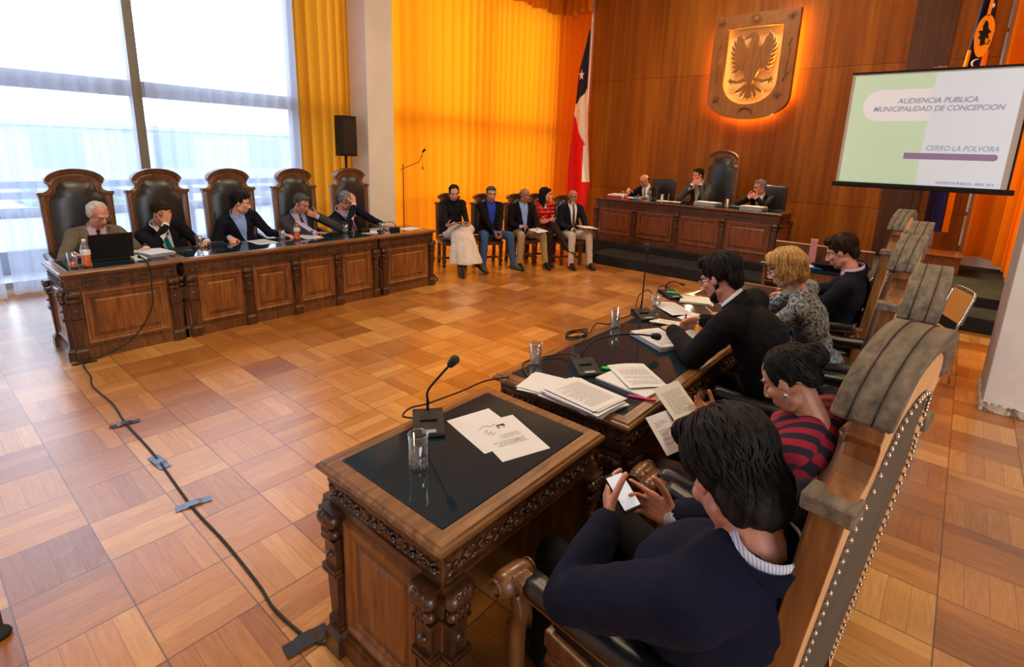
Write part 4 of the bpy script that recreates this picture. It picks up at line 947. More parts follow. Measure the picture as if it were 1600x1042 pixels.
# ------------------------------------------------------------------ flags, speaker, stands, box
def flagcloth(name, P0, wid, hgt, nu, nv, fn, colour, mats, parent, amp=.03):
    mb = MB(); rg = []
    for j in range(nv + 1):
        rg.append([fn(i / nu, j / nv) for i in range(nu + 1)])
    vs = [p for r_ in rg for p in r_]; k = nu + 1
    for j in range(nv):
        for i in range(nu): mb.f.append((j * k + i, j * k + i + 1, (j + 1) * k + i + 1, (j + 1) * k + i)); mb.m.append(colour((i + .5) / nu, (j + .5) / nv)); mb.sm.append(True)
    mb.v = [V(v) for v in vs]; return obj(name, mb, mats, parent)
M['flag_red'] = cloth('flag_red', (.62, .008, .012), .7, 400, .1, 0); M['flag_white'] = cloth('flag_white', (.72, .70, .70), .7, 400, .05, 0); M['flag_navy'] = cloth('flag_navy', (.012, .014, .045), .7, 400, .2, 0)
M['flag_blue'] = cloth('flag_royal_blue', (.018, .016, .10), .7, 400, .2, 0); M['flag_yellow'] = cloth('flag_yellow', (.80, .33, .012), .7, 400, .1, 0); M['flag_black'] = cloth('flag_black', (.012, .008, .008), .8)
t = thing('national_flag', 'hanging red, white and navy flag with a white star on a pale pole', 'flag', (-7.13, 10.98, 0))
b = MB(); b.tube([(0, 0, .02), (0, 0, 4.80)], .014, 10); b.cap((0, 0, 4.80), .02, (0, 0, 4.95), .004, 10); obj('flagpole', b, M['flag_white'], t, smooth=True)
b = MB(); b.lathe([(.001, 0), (.17, 0), (.16, .03), (.05, .07), (.03, .12), (.001, .12)]); obj('base', b, M['metal_dark'], t, smooth=True)
def cf(u, v):                                     # u: from the right edge to the left edge, v: top to bottom
    z = 4.62 - v * 4.08; pr = lambda tb: next(x0 + (x1 - x0) * (a - z) / (a - b_) for (a, x0), (b_, x1) in zip(tb, tb[1:]) if z >= b_ - 1e-6)
    xl = pr(((4.63, -.03), (3.78, -.26), (2.5, -.34), (1.59, -.38), (.5, -.36))); xr = pr(((4.63, 0), (3.4, .02), (1.24, .20), (.5, .10)))
    return (xr + (xl - xr) * u, -.05 - .045 * math.sin(u * 10 + v * 5) * (.25 + v), z)
def cfc(u, v):
    z = 4.62 - v * 4.08
    if z > 3.02 + .36 * (1 - u): return 2
    lim = 1.0 if z > 2.75 else (.95 - (2.75 - z) * 1.15 if z > 2.1 else .30)
    return 1 if u < lim and z > 1.24 else 0
flagcloth('flag_cloth', None, 0, 0, 40, 110, cf, cfc, [M['flag_red'], M['flag_white'], M['flag_navy']], t)
b = MB(); pts = []
for i in range(10): r = .13 if i % 2 == 0 else .05; a = PI / 2 + PI * i / 5; pts.append((-.14 + r * .62 * math.cos(a), 3.66 + r * math.sin(a)))
b.prism(pts, face((0, -.105, 0), X3, Z3, -Y3), .004); obj('white_star', b, M['flag_white'], t)

t = thing('city_flag', 'blue and yellow flag with a black eagle on a yellow oval, hanging behind the screen', 'flag', (-.32, 11.2, .30))
b = MB(); b.tube([(0, 0, 0), (.0, 0, 4.85)], .014, 10); obj('flagpole', b, M['flag_white'], t, smooth=True)
b = MB(); b.lathe([(.001, 0), (.15, 0), (.14, .03), (.04, .07), (.03, .12), (.001, .12)]); obj('base', b, M['metal_dark'], t, smooth=True)
def cf2(u, v):
    z = 4.70 - v * 4.15; w = .12 + .22 * math.sin(min(1, v * 1.2) * PI / 2); x = -.05 + .10 * (1 - v) + (u - .35) * w + .02 * math.sin(v * 7); return (x, -.06 - .05 * math.sin(u * 9 + v * 2), z)
flagcloth('flag_cloth', None, 0, 0, 30, 70, cf2, lambda u, v: 1 if (.33 < v < .42 and (u < .2 or u > .75)) or (v > .42 and u > .78) else 0, [M['flag_blue'], M['flag_yellow']], t)
F = face((.10, -.125, 0), X3, Z3, -Y3)
b = MB(); b.prism([(.115 * math.cos(a) * (1 if math.sin(a) > 0 else .9), 3.52 + .30 * math.sin(a)) for a in [2 * PI * i / 28 for i in range(28)]], F, .004); b.prism([(-.02, 3.80), (.02, 3.80), (.03, 4.02), (-.01, 4.02)], F, .004); obj('yellow_oval', b, M['flag_yellow'], t)
b = MB(); F = face((.095, -.131, 0), X3, Z3, -Y3)
b.prism([(-.02, 3.38), (.03, 3.40), (.03, 3.50), (.07, 3.47), (.05, 3.55), (.085, 3.57), (.04, 3.62), (.02, 3.72), (-.01, 3.74), (-.03, 3.66), (-.02, 3.60), (-.07, 3.60), (-.04, 3.54), (-.06, 3.49), (-.03, 3.48)], F, .004)
b.tube([F @ V(p) for p in ((.03, 3.42, .004), (.07, 3.40, .004), (.08, 3.46, .004))], .007, 6); obj('black_eagle', b, M['flag_black'], t)
b = MB(); b.tube([F @ V((-.01 + .055 * math.cos(R(a)), 3.14 + .055 * math.sin(R(a)), .002)) for a in range(70, 260, 15)], [.003 + .010 * math.sin(PI * i / 12) for i in range(13)], 8); obj('white_crescent', b, M['flag_white'], t)
b = MB(); b.prism([(.02, 3.95), (.05, 3.97), (.06, 3.93), (.04, 3.90)], F, .004); obj('white_mark', b, M['flag_white'], t)

t = thing('loudspeaker', 'black loudspeaker on a pole in front of the mustard curtain', 'loudspeaker', (-8.02, 5.12, 0))
b = MB(); T = face((0, 0, 1.73), X3, Y3, Z3); b.prism([(-.10, -.13), (.10, -.16), (.13, -.13), (.13, .13), (.10, .16), (-.10, .13)], T, .64); obj('speaker_cabinet', b, M['black'], t, bevel=.015)
b = MB(); b.ext(.128, .134, -.12, .12, 1.77, 2.33); obj('speaker_grille', b, M['metal_dark'], t)
b = MB(); b.tube([(0, 0, .02), (0, 0, 1.74)], .018, 10); obj('pole', b, M['black'], t, smooth=True)
for a in (60, 180, 300):
    b = MB(); b.tube([(0, 0, .55), (.33 * math.cos(R(a)), .33 * math.sin(R(a)), .012)], .012, 8); obj('leg', b, M['black'], t, smooth=True)
t = thing('microphone_stand', 'thin boom microphone stand in front of the orange curtain beside the column', 'microphone stand', (-7.62, 6.35, 0))
b = MB(); b.lathe([(.001, 0), (.14, 0), (.13, .02), (.02, .03), (.001, .03)]); obj('base', b, M['black'], t, smooth=True)
b = MB(); b.tube([(0, -.36, .02), (0, -.36, 1.62)], .008, 8); b.M = Matrix.Translation((0, .36, 0)); obj('pole', b, M['black'], t, smooth=True)
b = MB(); b.tube([(0, -.42, 1.52), (0, 0, 1.66), (0, .10, 1.85)], .006, 8); b.tube([(0, .07, 1.80), (0, .08, 1.56)], .003, 6); b.cap((0, .08, 1.56), .012, (0, .08, 1.53), .010, 8); obj('boom', b, M['black'], t, smooth=True)
b = MB(); b.cap((0, .09, 1.84), .018, (0, .13, 1.87), .022, 12); obj('microphone', b, M['black'], t, smooth=True)
t = thing('wooden_box', 'low brown wooden box on the dais beside the right orange curtain', 'box', (-.22, 10.72, .30))
b = MB(); b.ext(-.38, .32, -.35, .35, 0, .24); obj('box_body', b, M['oak_panel'], t, bevel=.006); b = MB(); b.ext(-.40, .34, -.37, .37, .24, .265); obj('lid', b, M['oak_bench_panel'], t, bevel=.004)
# ------------------------------------------------------------------ carved desks

def leaf_motif():
    """one carved scroll with a leaf, ~.1 wide, .07 high, lying in x-y, standing out along z"""
    mb = MB()
    sp = [(.012 * math.cos(t) * (1 - t / 9) * 1.7, .012 * math.sin(t) * (1 - t / 9) * 1.7, .006) for t in [i * .55 for i in range(12)]]
    mb.tube(sp, [.0055 - .0003 * i for i in range(12)], 6)
    mb.ell((-.002, 0, .004), (.007, .007, .008), None, 8, 6)
    for x, y, a in ((.034, .012, 35), (.036, -.012, -35), (.050, .0, 0), (-.030, .018, 150), (-.032, -.016, 205)):
        c, s_ = math.cos(R(a)), math.sin(R(a)); Bm = Matrix(((c, -s_, 0), (s_, c, 0), (0, 0, 1)))
        mb.ell((x, y, .002), (.016, .0065, .009), Bm, 8, 6)
    return mb
LEAF = leaf_motif()

def frieze(mb, T, x0, x1, z0, z1):
    """carved band between x0 and x1 on a face"""
    h = z1 - z0
    n = max(2, round((x1 - x0) / .105)); st = (x1 - x0) / n
    for i in range(n):
        q = T @ Matrix.Translation((x0 + st * (i + .45), (z0 + z1) / 2, 0)) @ Matrix.Diagonal((st / .105, (h / .075) * (1 if i % 2 else -1), 1.25, 1))
        mb.merge(LEAF, q)
    for z in (z0 - .004, z1 + .004):
        mb.prism([(x0, z - .006), (x1, z - .006), (x1, z + .006), (x0, z + .006)], T, .010)

def pilaster_mb(T, x, z0=.0, z1=.63, w=.075, d=.034):
    mb = MB()
    def blk(za, zb, wa, wb, da, db=None):
        db = da if db is None else db
        mb.loops([[T @ V((x - wa / 2, za, 0)), T @ V((x + wa / 2, za, 0)), T @ V((x + wa / 2, za, da)), T @ V((x - wa / 2, za, da))],
                  [T @ V((x - wb / 2, zb, 0)), T @ V((x + wb / 2, zb, 0)), T @ V((x + wb / 2, zb, db)), T @ V((x - wb / 2, zb, db))]], 0, True, True, True, False)
    blk(z0, .085, w + .018, w + .018, d + .014); blk(.085, .105, w + .018, w, d + .014, d)
    blk(.105, .12, w * .82, w * .82, d * .9)
    blk(.12, .36, w * .62, w * .86, d * .72, d * .95)
    for z in (.36, .378): blk(z, z + .011, w + .012, w + .012, d + .012)
    blk(.389, .50, w * .92, w * .92, d)
    mb.ell(T @ V((x, .445, d)), (.018, .018, .012) if abs((T.to_3x3() @ Z3).y) < .5 else (.018, .012, .018), None, 10, 6)
    blk(.50, .512, w + .01, w + .01, d + .01)
    # capital: acanthus console with two rolls
    ax = (T.to_3x3() @ X3).normalized()
    for z, r, o in ((.595, .030, d + .004), (.535, .020, d)):
        c = T @ V((x, z, o - .004)); mb.cap(c - ax * w * .34, r, c + ax * w * .34, r, 10)
        for k in (-1, 0, 1):
            mb.cap(T @ V((x + k * w * .30, z + r * .7, o + r * .55)), .008, T @ V((x + k * w * .24, z - r * 1.0, o + r * .35)), .006, 6)
    blk(.615, z1, w + .016, w + .016, d + .012)
    return mb

PANELP = [(0, 0), (.006, .016), (.020, .018), (.030, .006), (.052, .005), (.060, -.006), (.075, -.004), (.095, .008), (.1, .008)]
def desk(name, label, L, D, n, loc, rotz, H=.79, group=None, sitter_open=True, mats=('oak', 'oak_dark', 'oak_panel', 'oak_rim'), glass=True, ends=True, ov=.028):
    mo, mdk, mp, mr = mats
    t = thing(name, label, 'desk', loc, rotz, group); hx, hy = L / 2, D / 2
    ft, fb = H - .155, H - .058
    zs = (H - .16) / .63
    # top: moulded slab with sunk dark glass
    mb = MB(); pr = [(.035, H - .058), (.026, H - .05), (.02, H - .040), (.0, H - .034), (-.004, H - .022), (.0, H - .012), (.008, H - .008), (.012, H - .001), (.06, H), (.064, H - .004)]
    mb.loops([[V((sx * (hx + ov - i), sy * (hy + ov - i), z)) for sx, sy in ((-1, -1), (1, -1), (1, 1), (-1, 1))] for i, z in pr], 0, True, True, True, False)
    obj('desk_top', mb, M[mr], t)
    if glass:
        mb = MB(); mb.ext(-hx - ov + .064, hx + ov - .064, -hy - ov + .064, hy + ov - .064, H - .006, H + .001)
        obj('glass_top', mb, M['glass_top'], t, bevel=.002, seg=1)
    F = face((0, -hy, 0), X3, Z3, -Y3); Bk = face((0, hy, 0), -X3, Z3, Y3); E0 = face((-hx, 0, 0), -Y3, Z3, -X3); E1 = face((hx, 0, 0), Y3, Z3, X3)
    # carcass: boards only, open on the sitter's side
    mb = MB(); mb.ext(-hx, hx, -hy, -hy + .03, .03, H - .05)
    for sx in (-1, 1): mb.ext(min(sx * hx, sx * (hx - .03)), max(sx * hx, sx * (hx - .03)), -hy + .03, hy, .03, H - .05)
    mb.ext(-hx + .03, hx - .03, hy - .028, hy, ft - .02, H - .05)
    obj('carcass', mb, M[mo], t)
    mb = MB(); frieze(mb, F, -hx + .01, hx - .01, ft + .012, fb - .012)
    frieze(mb, E0, -hy + .01, hy - .01, ft + .012, fb - .012); frieze(mb, E1, -hy + .01, hy - .01, ft + .012, fb - .012); frieze(mb, Bk, -hx + .01, hx - .01, ft + .012, fb - .012)
    obj('carved_frieze', mb, M[mdk], t, smooth=True)
    # plinth
    mb = MB()
    for T, a in ((F, hx), (E0, hy), (E1, hy)):
        mb.prism([(-a, .0), (a, .0), (a, .075), (-a, .075)], T, .020); mb.prism([(-a, .075), (a, .075), (a, .092), (-a, .092)], T, .012)
    obj('plinth', mb, M[mo], t, bevel=.004, seg=1)
    st = (L - .09) / n
    for i in range(n + 1):
        obj('pilaster', pilaster_mb(F @ Matrix.Diagonal((1, zs, 1, 1)), -hx + .045 + st * i), M[mdk], t)
    for i in range(n):
        mb = MB(); mb.rectmould(-hx + .045 + st * i + .055, -hx + .045 + st * (i + 1) - .055, .125, ft - .035, PANELP, F)
        obj('front_panel', mb, M[mp], t)
    for T in (E0, E1):
        mb = MB(); mb.rectmould(-hy + .10, hy - .10, .125, ft - .035, PANELP, T); obj('side_panel', mb, M[mp], t)
        for x in (-hy + .045, hy - .045): obj('pilaster', pilaster_mb(T @ Matrix.Diagonal((1, zs, 1, 1)), x), M[mdk], t)
    for sx in (-1, 1): obj('pilaster', pilaster_mb(Bk @ Matrix.Diagonal((1, zs, 1, 1)), sx * (hx - .04)), M[mdk], t)
    return t

# ------------------------------------------------------------------ high-backed chairs
def back_outline(H, sh, w, aw):
    """half outline from the foot of the stile up to the crest centre"""
    k = H - sh; z = lambda q: sh + k * q
    o = [(w, .40), (w, .7), (w, 1.0), (w + .004, z(-.06)), (w + .004, z(0)), (w - .035, z(.03)), (w - .068, z(.10)), (w - .083, z(.22)), (w - .078, z(.34)), (w - .058, z(.42)), (aw + .01, z(.43)), (aw + .01, z(.50))]
    o += [(aw * math.cos(R(a)), z(.50) + (H - z(.50)) * math.sin(R(a))) for a in (14, 28, 42, 56, 70, 82, 90)]
    i = [(w - .062, .50), (w - .062, .7), (w - .062, .95), (w - .064, z(-.45)), (w - .074, z(-.28)), (w - .10, z(-.14)), (w - .122, z(-.04)), (w - .132, z(.08)), (w - .135, z(.18)), (w - .142, z(.24)), (w - .150, z(.28)), (w - .158, z(.32))]
    b = i[-1][0]
    i += [(b * math.cos(R(a)), z(.32) + k * .20 * math.sin(R(a))) for a in (14, 28, 42, 56, 70, 82, 90)]
    return o, i

def throne(name, label, loc, rotz, group, H=1.57, sh=1.345, w=.295, aw=.225, arms=True, seat=.46, lean=.05, af=.36, ah=.215, splay=0.0, worn=False, frame='chairwood', th=.055, depth=.50, cushion='leather'):
    t = thing(name, label, 'chair', loc, rotz, group)
    yb = -.25
    o, i = back_outline(H, sh, w, aw)
    full = lambda h: [(x, z) for x, z in h] + [(-x, z) for x, z in h[::-1][1:]]
    Y = lambda z: yb - max(0, z - seat) * lean
    fo, fi = full(o), full(i)
    def P3(q, y): return V((q[0], Y(q[1]) + y, q[1]))
    mb = MB(); n = len(fo)
    fr = [P3(q, th * .5) for q in fo]; fr2 = [P3(q, th * .5) for q in fi]; bk = [P3(q, -th * .5) for q in fo]; bk2 = [P3(q, -th * .5) for q in fi]
    mid = [P3(((a[0] + b[0]) / 2, (a[1] + b[1]) / 2), th * .5 + .012) for a, b in zip(fo, fi)]
    vs = fr + mid + fr2 + bk + bk2; fs = []; ms = []
    for j in range(n - 1):
        for a, b, m in ((0, 1, 0), (1, 2, 0), (3, 0, 2), (2, 4, 0), (4, 3, 1)):
            fs.append((a * n + j, a * n + j + 1, b * n + j + 1, b * n + j)); ms.append(m)
    k0 = len(mb.f); mb.add(vs, fs, 0); mb.m[k0:] = ms
    obj('back_frame', mb, [M[frame], M['pale'] if worn else M[frame], M['stile'] if worn else M[frame]], t, bevel=.004, seg=1)
    # crest: projecting cornice that follows the arch
    mb = MB(); z5 = sh + (H - sh) * .50; ra = [(math.cos(R(a)), math.sin(R(a))) for a in [4 + 8.6 * q for q in range(21)]]
    ro, ri = aw + .018, aw - .022
    rings = []
    for c, s_ in ra:
        zo, zi = z5 + (H + .012 - z5) * s_, z5 - .018 + (H - .025 - z5) * s_
        rings.append([P3((ro * c, zo), th * .5 + .040), P3((ro * c, zo), -th * .5 - .012), P3((ri * c, zi), -th * .5 - .004), P3((ri * c, zi), th * .5 + .018)])
    mb.loops(rings, 0, True, True, True, False)
    mb.m[-len(mb.m):] = [0] * len(mb.m)
    # shoulder blocks
    for sg in (-1, 1):
        zz = sh; mb.ext(sg * (w - .02) - .034, sg * (w - .02) + .034, Y(zz) - th * .5 - .010, Y(zz) + th * .5 + .026, zz - .030, zz + .006)
    cr = obj('crest_rail', mb, M['worn'] if worn else M[frame], t, bevel=.004, seg=1)
    if worn:
        for q in (-.35, .38):
            g = MB(); g.tube([P3((ro * 1.003 * c, z5 + (H + .0135 - z5) * s_), th * q + .014) for c, s_ in ra], .0016, 4); obj('plank_joint', g, M['black'], cr)
    # leather: cushioned front, cloth back with nails
    def pad(sc, bulge, y0, sgn, steps):
        cx, cz = 0, sum(q[1] for q in fi) / n; rg = []
        for st in range(steps + 1):
            f_ = 1 - st / steps * .93; b = bulge * (1 - f_ ** 3)
            rg.append([P3((q[0] * f_ * sc, cz + (q[1] - cz) * f_ * sc), y0 + sgn * b) for q in fi])
        return rg
    mb = MB(); rg = pad(1.03, .05, th * .5 - .006, 1, 6); mb.loops(rg, 0, True, False, True)
    obj('back_cushion', mb, M['leather_back'] if cushion == 'leather' else M[cushion], t, smooth=True)
    mb = MB(); mb.loops(pad(1.03, .006, -th * .5 + .002, -1, 3), 0, True, False, True); bp = obj('back_lining', mb, M['backcloth'] if worn else M['leather'], t)
    if worn:
        mb = MB(); pts = []
        for a, b in zip(fi, fi[1:]):
            m_ = max(1, round((V(b) - V(a)).length / .026))
            pts += [V(a).lerp(V(b), q / m_) for q in range(m_)]
        cz = sum(q[1] for q in fi) / n
        for q in pts:
            c = P3((q.x * .985, cz + (q.y - cz) * .985), -th * .5 - .006); mb.ell(c, (.0068, .005, .0068), None, 8, 4)
        nt = obj('nail_trim', mb, M['nail'], t, smooth=True); nt['kind'] = 'stuff'
    # seat and legs
    mb = MB(); sd = depth; sy0 = depth / 2 - .25; mb.ext(-w + .012, w - .012, sy0 - sd / 2 + .01, sy0 + sd / 2, seat - .10, seat - .035); obj('seat_frame', mb, M[frame], t, bevel=.008)
    mb = MB(); rg = []
    for f_, z in ((.97, seat - .04), (1.0, seat - .02), (.98, seat + .0), (.85, seat + .018), (.55, seat + .026), (.05, seat + .028)):
        rg.append([V((sx * (w - .03) * f_, sy0 + sy * (sd / 2 - .02) * f_, z)) for sx, sy in ((-1, -1), (0, -1), (1, -1), (1, 0), (1, 1), (0, 1), (-1, 1), (-1, 0))])
    mb.loops(rg); obj('seat', mb, M['leather'], t, smooth=True)
    for sx in (-1, 1):
        for sy in (-1, 1):
            mb = MB(); x, y = sx * (w - .045), sy0 + sy * (sd / 2 - .04)
            if sy < 0: mb.loops([[V((x + a * .026, y - (.0 if z > .1 else .03) + b * .026, z)) for a, b in ((-1, -1), (1, -1), (1, 1), (-1, 1))] for z in (0, .2, seat - .06)], 0, True, True, True, False)
            else:
                for za, zb, q in ((0, .03, .030), (.03, .06, .022), (.06, .12, .030), (.12, .14, .020), (.14, .30, .026), (.30, .33, .034), (.33, seat - .06, .03)):
                    mb.ext(x - q, x + q, y - q, y + q, za, zb)
            obj('leg', mb, M[frame], t, bevel=.006, seg=1)
    mb = MB()
    for sx in (-1, 1): mb.ext(sx * (w - .045) - .016, sx * (w - .045) + .016, sy0 - sd / 2 + .05, sy0 + sd / 2 - .05, .10, .135)
    mb.ext(-w + .06, w - .06, sy0 - .018, sy0 + .018, .10, .135); obj('stretcher', mb, M[frame], t, bevel=.004, seg=1)
    if arms:
        for sx in (-1, 1):
            a = MB(); x = sx * (w + .012); za = seat + ah
            path = bez([(x, Y(za + .08), za + .055), (x + sx * splay * .2, -.14, za + .03), (x + sx * splay * .5, .04, za + .012), (x + sx * splay * .85, af - .10, za + .02), (x + sx * splay, af - .02, za + .032)], 6); xf = x + sx * splay
            rg = []
            for p in path: rg.append([p + V((dx, 0, dz)) for dx, dz in ((-.032, -.022), (.032, -.022), (.036, .0), (.028, .014), (-.028, .014), (-.036, .0))])
            a.loops(rg)
            c = V((xf, af, za + .004)); a.cap(c - X3 * .030, .043, c + X3 * .030, .043, 16)                      # scroll
            for q in (-1, 1):
                a.cap(c + X3 * q * .055, .022, c + X3 * q * .062, .016, 12)
                a.tube([c + V((q * .070, math.cos(v) * .032 * (1 - v / 14), math.sin(v) * .032 * (1 - v / 14))) for v in [z * .6 for z in range(16)]], .006, 6)
            post = bez([(xf, af - .02, za - .02), (xf, af - .04, za - .09), (xf, af - .02, seat - .02), (xf, af - .02, .02)], 5)
            a.loops([[p + V((dx, dy, 0)) for dx, dy in ((-.024, -.022), (.024, -.022), (.024, .022), (-.024, .022))] for p in post])
            ar = obj('armrest', a, M[frame] if not worn else M['chairwood'], t, bevel=.003, seg=1)
            p_ = MB(); rg = []
            for p in path[2:-5]: rg.append([p + V((dx, 0, .012 + dz)) for dx, dz in ((-.036, -.02), (.036, -.02), (.042, .008), (.024, .034), (-.024, .034), (-.042, .008))])
            p_.loops(rg); obj('arm_pad', p_, M['leather'], ar, smooth=True)
            b_ = MB(); c = V((x, Y(za) + .055, za - .02))
            b_.tube([c + V((0, math.cos(v) * .05 * (1 - v / 15), math.sin(v) * .05 * (1 - v / 15))) for v in [z * .5 for z in range(22)]], .012, 6); b_.cap(c - X3 * .012, .02, c + X3 * .012, .02, 10)
            obj('scroll_bracket', b_, M[frame], ar, smooth=True)
    return t

# ------------------------------------------------------------------ small things
def tumbler(label, loc, h=.125, r=.034, fill=.55, group='drinking glasses', liquid='water', flute=True, seg=24):
    t = thing('drinking_glass', label, 'glass', loc, 0, group)
    mb = MB()
    mb.lathe([(.001, .0), (r * .84, 0), (r * .86, .004), (r, h), (r - .002, h), (r * .86 - .003, .014), (.001, .012)], seg=seg); obj('vessel', mb, M['glass'], t, smooth=True)
    if flute:
        mb = MB()
        for i in range(16):
            a = 2 * PI * i / 16; q = lambda z, rr: (rr * math.cos(a), rr * math.sin(a), z)
            mb.tube([q(.004, r * .86), q(h * .30, r * .905), q(h * .44, r * .93)], [.0022, .0022, .0008], 6)
        obj('fluting', mb, M['glass'], t, smooth=True)
    mb = MB(); mb.tube([(r * math.cos(a), r * math.sin(a), h) for a in [2 * PI * i / 24 for i in range(24)]], .0013, 6, closed=True); obj('rim', mb, M['glass'], t, smooth=True)
    if fill:
        mb = MB(); rr = lambda z: r * .86 + (r - r * .86) * z / h - .003
        mb.lathe([(.001, .0125), (rr(.014), .0135), (rr(fill * h), fill * h), (.001, fill * h)], seg=seg); obj(liquid, mb, M['water' if liquid == 'water' else 'orange_drink'], t, smooth=False)
    return t

def mic(label, loc, rotz, neck, group='desk microphones', basemat='black', foam=.016):
    """conference microphone: wedge base, gooseneck along the given points, foam head"""
    t = thing('desk_microphone', label, 'microphone', loc, rotz, group)
    mb = MB(); w = .062
    T = face((-w, 0, 0), Y3, Z3, X3); mb.prism([(-.085, 0), (.085, 0), (.085, .016), (.05, .022), (-.045, .052), (-.085, .046)], T, 2 * w)
    b = obj('base', mb, M[basemat], t, bevel=.006)
    mb = MB(); mb.ext(-.028, .028, .055, .078, .0185, .024); obj('button', mb, M['grey'], b, bevel=.002, seg=1)
    mb = MB(); mb.box((0, .0, .0415), (.07, .018, .003)); obj('display', mb, M['metal_dark'], b)
    pts = bez([(0, -.06, .045)] + list(neck), 8)
    mb = MB(); mb.tube(pts, [.0062 if q < 10 else .0048 for q in range(len(pts))], 8); obj('gooseneck', mb, M['black'], t, smooth=True)
    d = (pts[-1] - pts[-3]).normalized(); mb = MB(); mb.cap(pts[-1] - d * .004, foam * .8, pts[-1] + d * .028, foam, 14); obj('foam_head', mb, M['rubber'], t, smooth=True)
    return t

def sheet(label, loc, rotz, w=.21, h=.297, n=1, lines=(), m='paper', group='papers on the desks', jitter=.0, cat='paper', curl=0.0, name='paper_sheet', ink='ink', thick=.0006, text=True, blocks=None):
    """a sheet (n=1) or a little stack, with printed lines; local x across, y up the page"""
    t = thing(name, label, cat, loc, rotz, group); rnd = random.Random(hash(label) & 0xffff if 0 else len(label) * 7 + int(abs(loc[0]) * 100))
    mb = MB()
    for i in range(n):
        a = rnd.uniform(-1, 1) * jitter; dx, dy = rnd.uniform(-1, 1) * jitter * .12, rnd.uniform(-1, 1) * jitter * .16
        if i == n - 1: a = dx = dy = 0
        T = Matrix.Translation((dx, dy, i * thick * 1.8)) @ Matrix.Rotation(a, 4, 'Z'); nx = 8
        top = [V((-w / 2 + w * q / nx, y, curl * (abs(y) / h) * math.sin(PI * q / nx) + curl * .6 * (q / nx) ** 2 * (1 if y > 0 else .2))) for y in (-h / 2, h / 2) for q in range(nx + 1)]
        top = [T @ v for v in top]; bot = [v - V((0, 0, thick)) for v in top]; k = nx + 1
        for vs, fl in ((top, 0), (bot, 1)):
            mb.add(vs, [(q, q + 1, k + q + 1, k + q) for q in range(nx)], 0)
        mb.add(top + bot, [(q, 2 * k + q, 2 * k + q + 1, q + 1) for q in range(nx)] + [(k + q, k + q + 1, 3 * k + q + 1, 3 * k + q) for q in range(nx)])
    mb.v = [v + V((0, 0, thick)) for v in mb.v]
    obj('sheet', mb, M[m], t)
    if text:
        tb = MB(); z = (n - 1) * thick * 1.8 + thick + .0004
        def zz(x, y): q = (x + w / 2) / w; return z + curl * .5 * math.sin(PI * q) + curl * .6 * q * q * (.6 + .8 * y / h)
        if not lines:
            y = h / 2 - .035; lines = []
            while y > -h / 2 + .04:
                lines.append((-w / 2 + .025, w / 2 - .025 - (rnd.random() * .05 if rnd.random() < .3 else 0), y)); y -= .0085 if rnd.random() > .18 else .02
        for x0, x1, y in lines:
            x = x0
            while x < x1:
                x2 = min(x1, x + rnd.uniform(.008, .028))
                tb.add([(x, y - .0011, zz(x, y)), (x2, y - .0011, zz(x2, y)), (x2, y + .0011, zz(x2, y)), (x, y + .0011, zz(x, y))], [(0, 1, 2, 3)]); x = x2 + .0035
        obj('printed_text', tb, M[ink], t)
    return t

def bottle(label, loc, h=.24, r=.032, drink='orange_drink', fill=.6, cap='orange_drink', lab=True, group='orange drink bottles', waist=True):
    t = thing('drink_bottle', label, 'bottle', loc, 0, group)
    pr = [(.001, .0), (r * .8, 0), (r, .01), (r * 1.02, h * .14), (r * (.88 if waist else 1), h * .27), (r * 1.0, h * .40), (r, h * .62), (r * .8, h * .74), (r * .42, h * .85), (r * .36, h * .93), (.001, h * .93)]
    mb = MB(); mb.lathe(pr, seg=20); obj('bottle_body', mb, M['glass'], t, smooth=True)
    if fill:
        q = [(max(.001, a - .0025), max(.003, z)) for a, z in pr if z < h * fill] + [(r * .9, h * fill), (.001, h * fill)]
        mb = MB(); mb.lathe(q, seg=20); obj('drink', mb, M[drink], t, smooth=True)
    if lab:
        mb = MB(); mb.lathe([(r * 1.01, h * .44), (r * 1.03, h * .45), (r * 1.03, h * .60), (r * 1.01, h * .61)], seg=20); obj('bottle_label', mb, M[lab if isinstance(lab, str) else 'bottle_label'], t, smooth=True)
    mb = MB(); mb.lathe([(.001, h * .92), (r * .42, h * .92), (r * .42, h), (.001, h)], seg=16); obj('bottle_cap', mb, M[cap], t)
    return t

def cable(name, label, pts, r=.004, m='rubber', group=None, cat='cable', n=8):
    mb = MB(); mb.tube(bez(pts, n), r, 8); o = obj(name, mb, M[m], smooth=True); return tag(o, label, cat, group)

def pen(label, loc, T, m='black', cat='pen', L=.13, r=.0045, name='pen', group=None):
    t = thing(name, label, cat, loc, 0, group); t.rotation_euler = T
    mb = MB(); mb.cap((0, -L / 2, r), r, (0, L * .3, r), r, 10); obj('barrel', mb, M[m], t, smooth=True)
    mb = MB(); mb.cap((0, L * .3, r), r * 1.08, (0, L / 2, r), r * .9, 10); mb.cap((r * .9, L * .3, r * 1.6), .0012, (r * .9, L * .45, r * 1.6), .0012, 6); obj('pen_cap', mb, M[m], t, smooth=True)
    return t
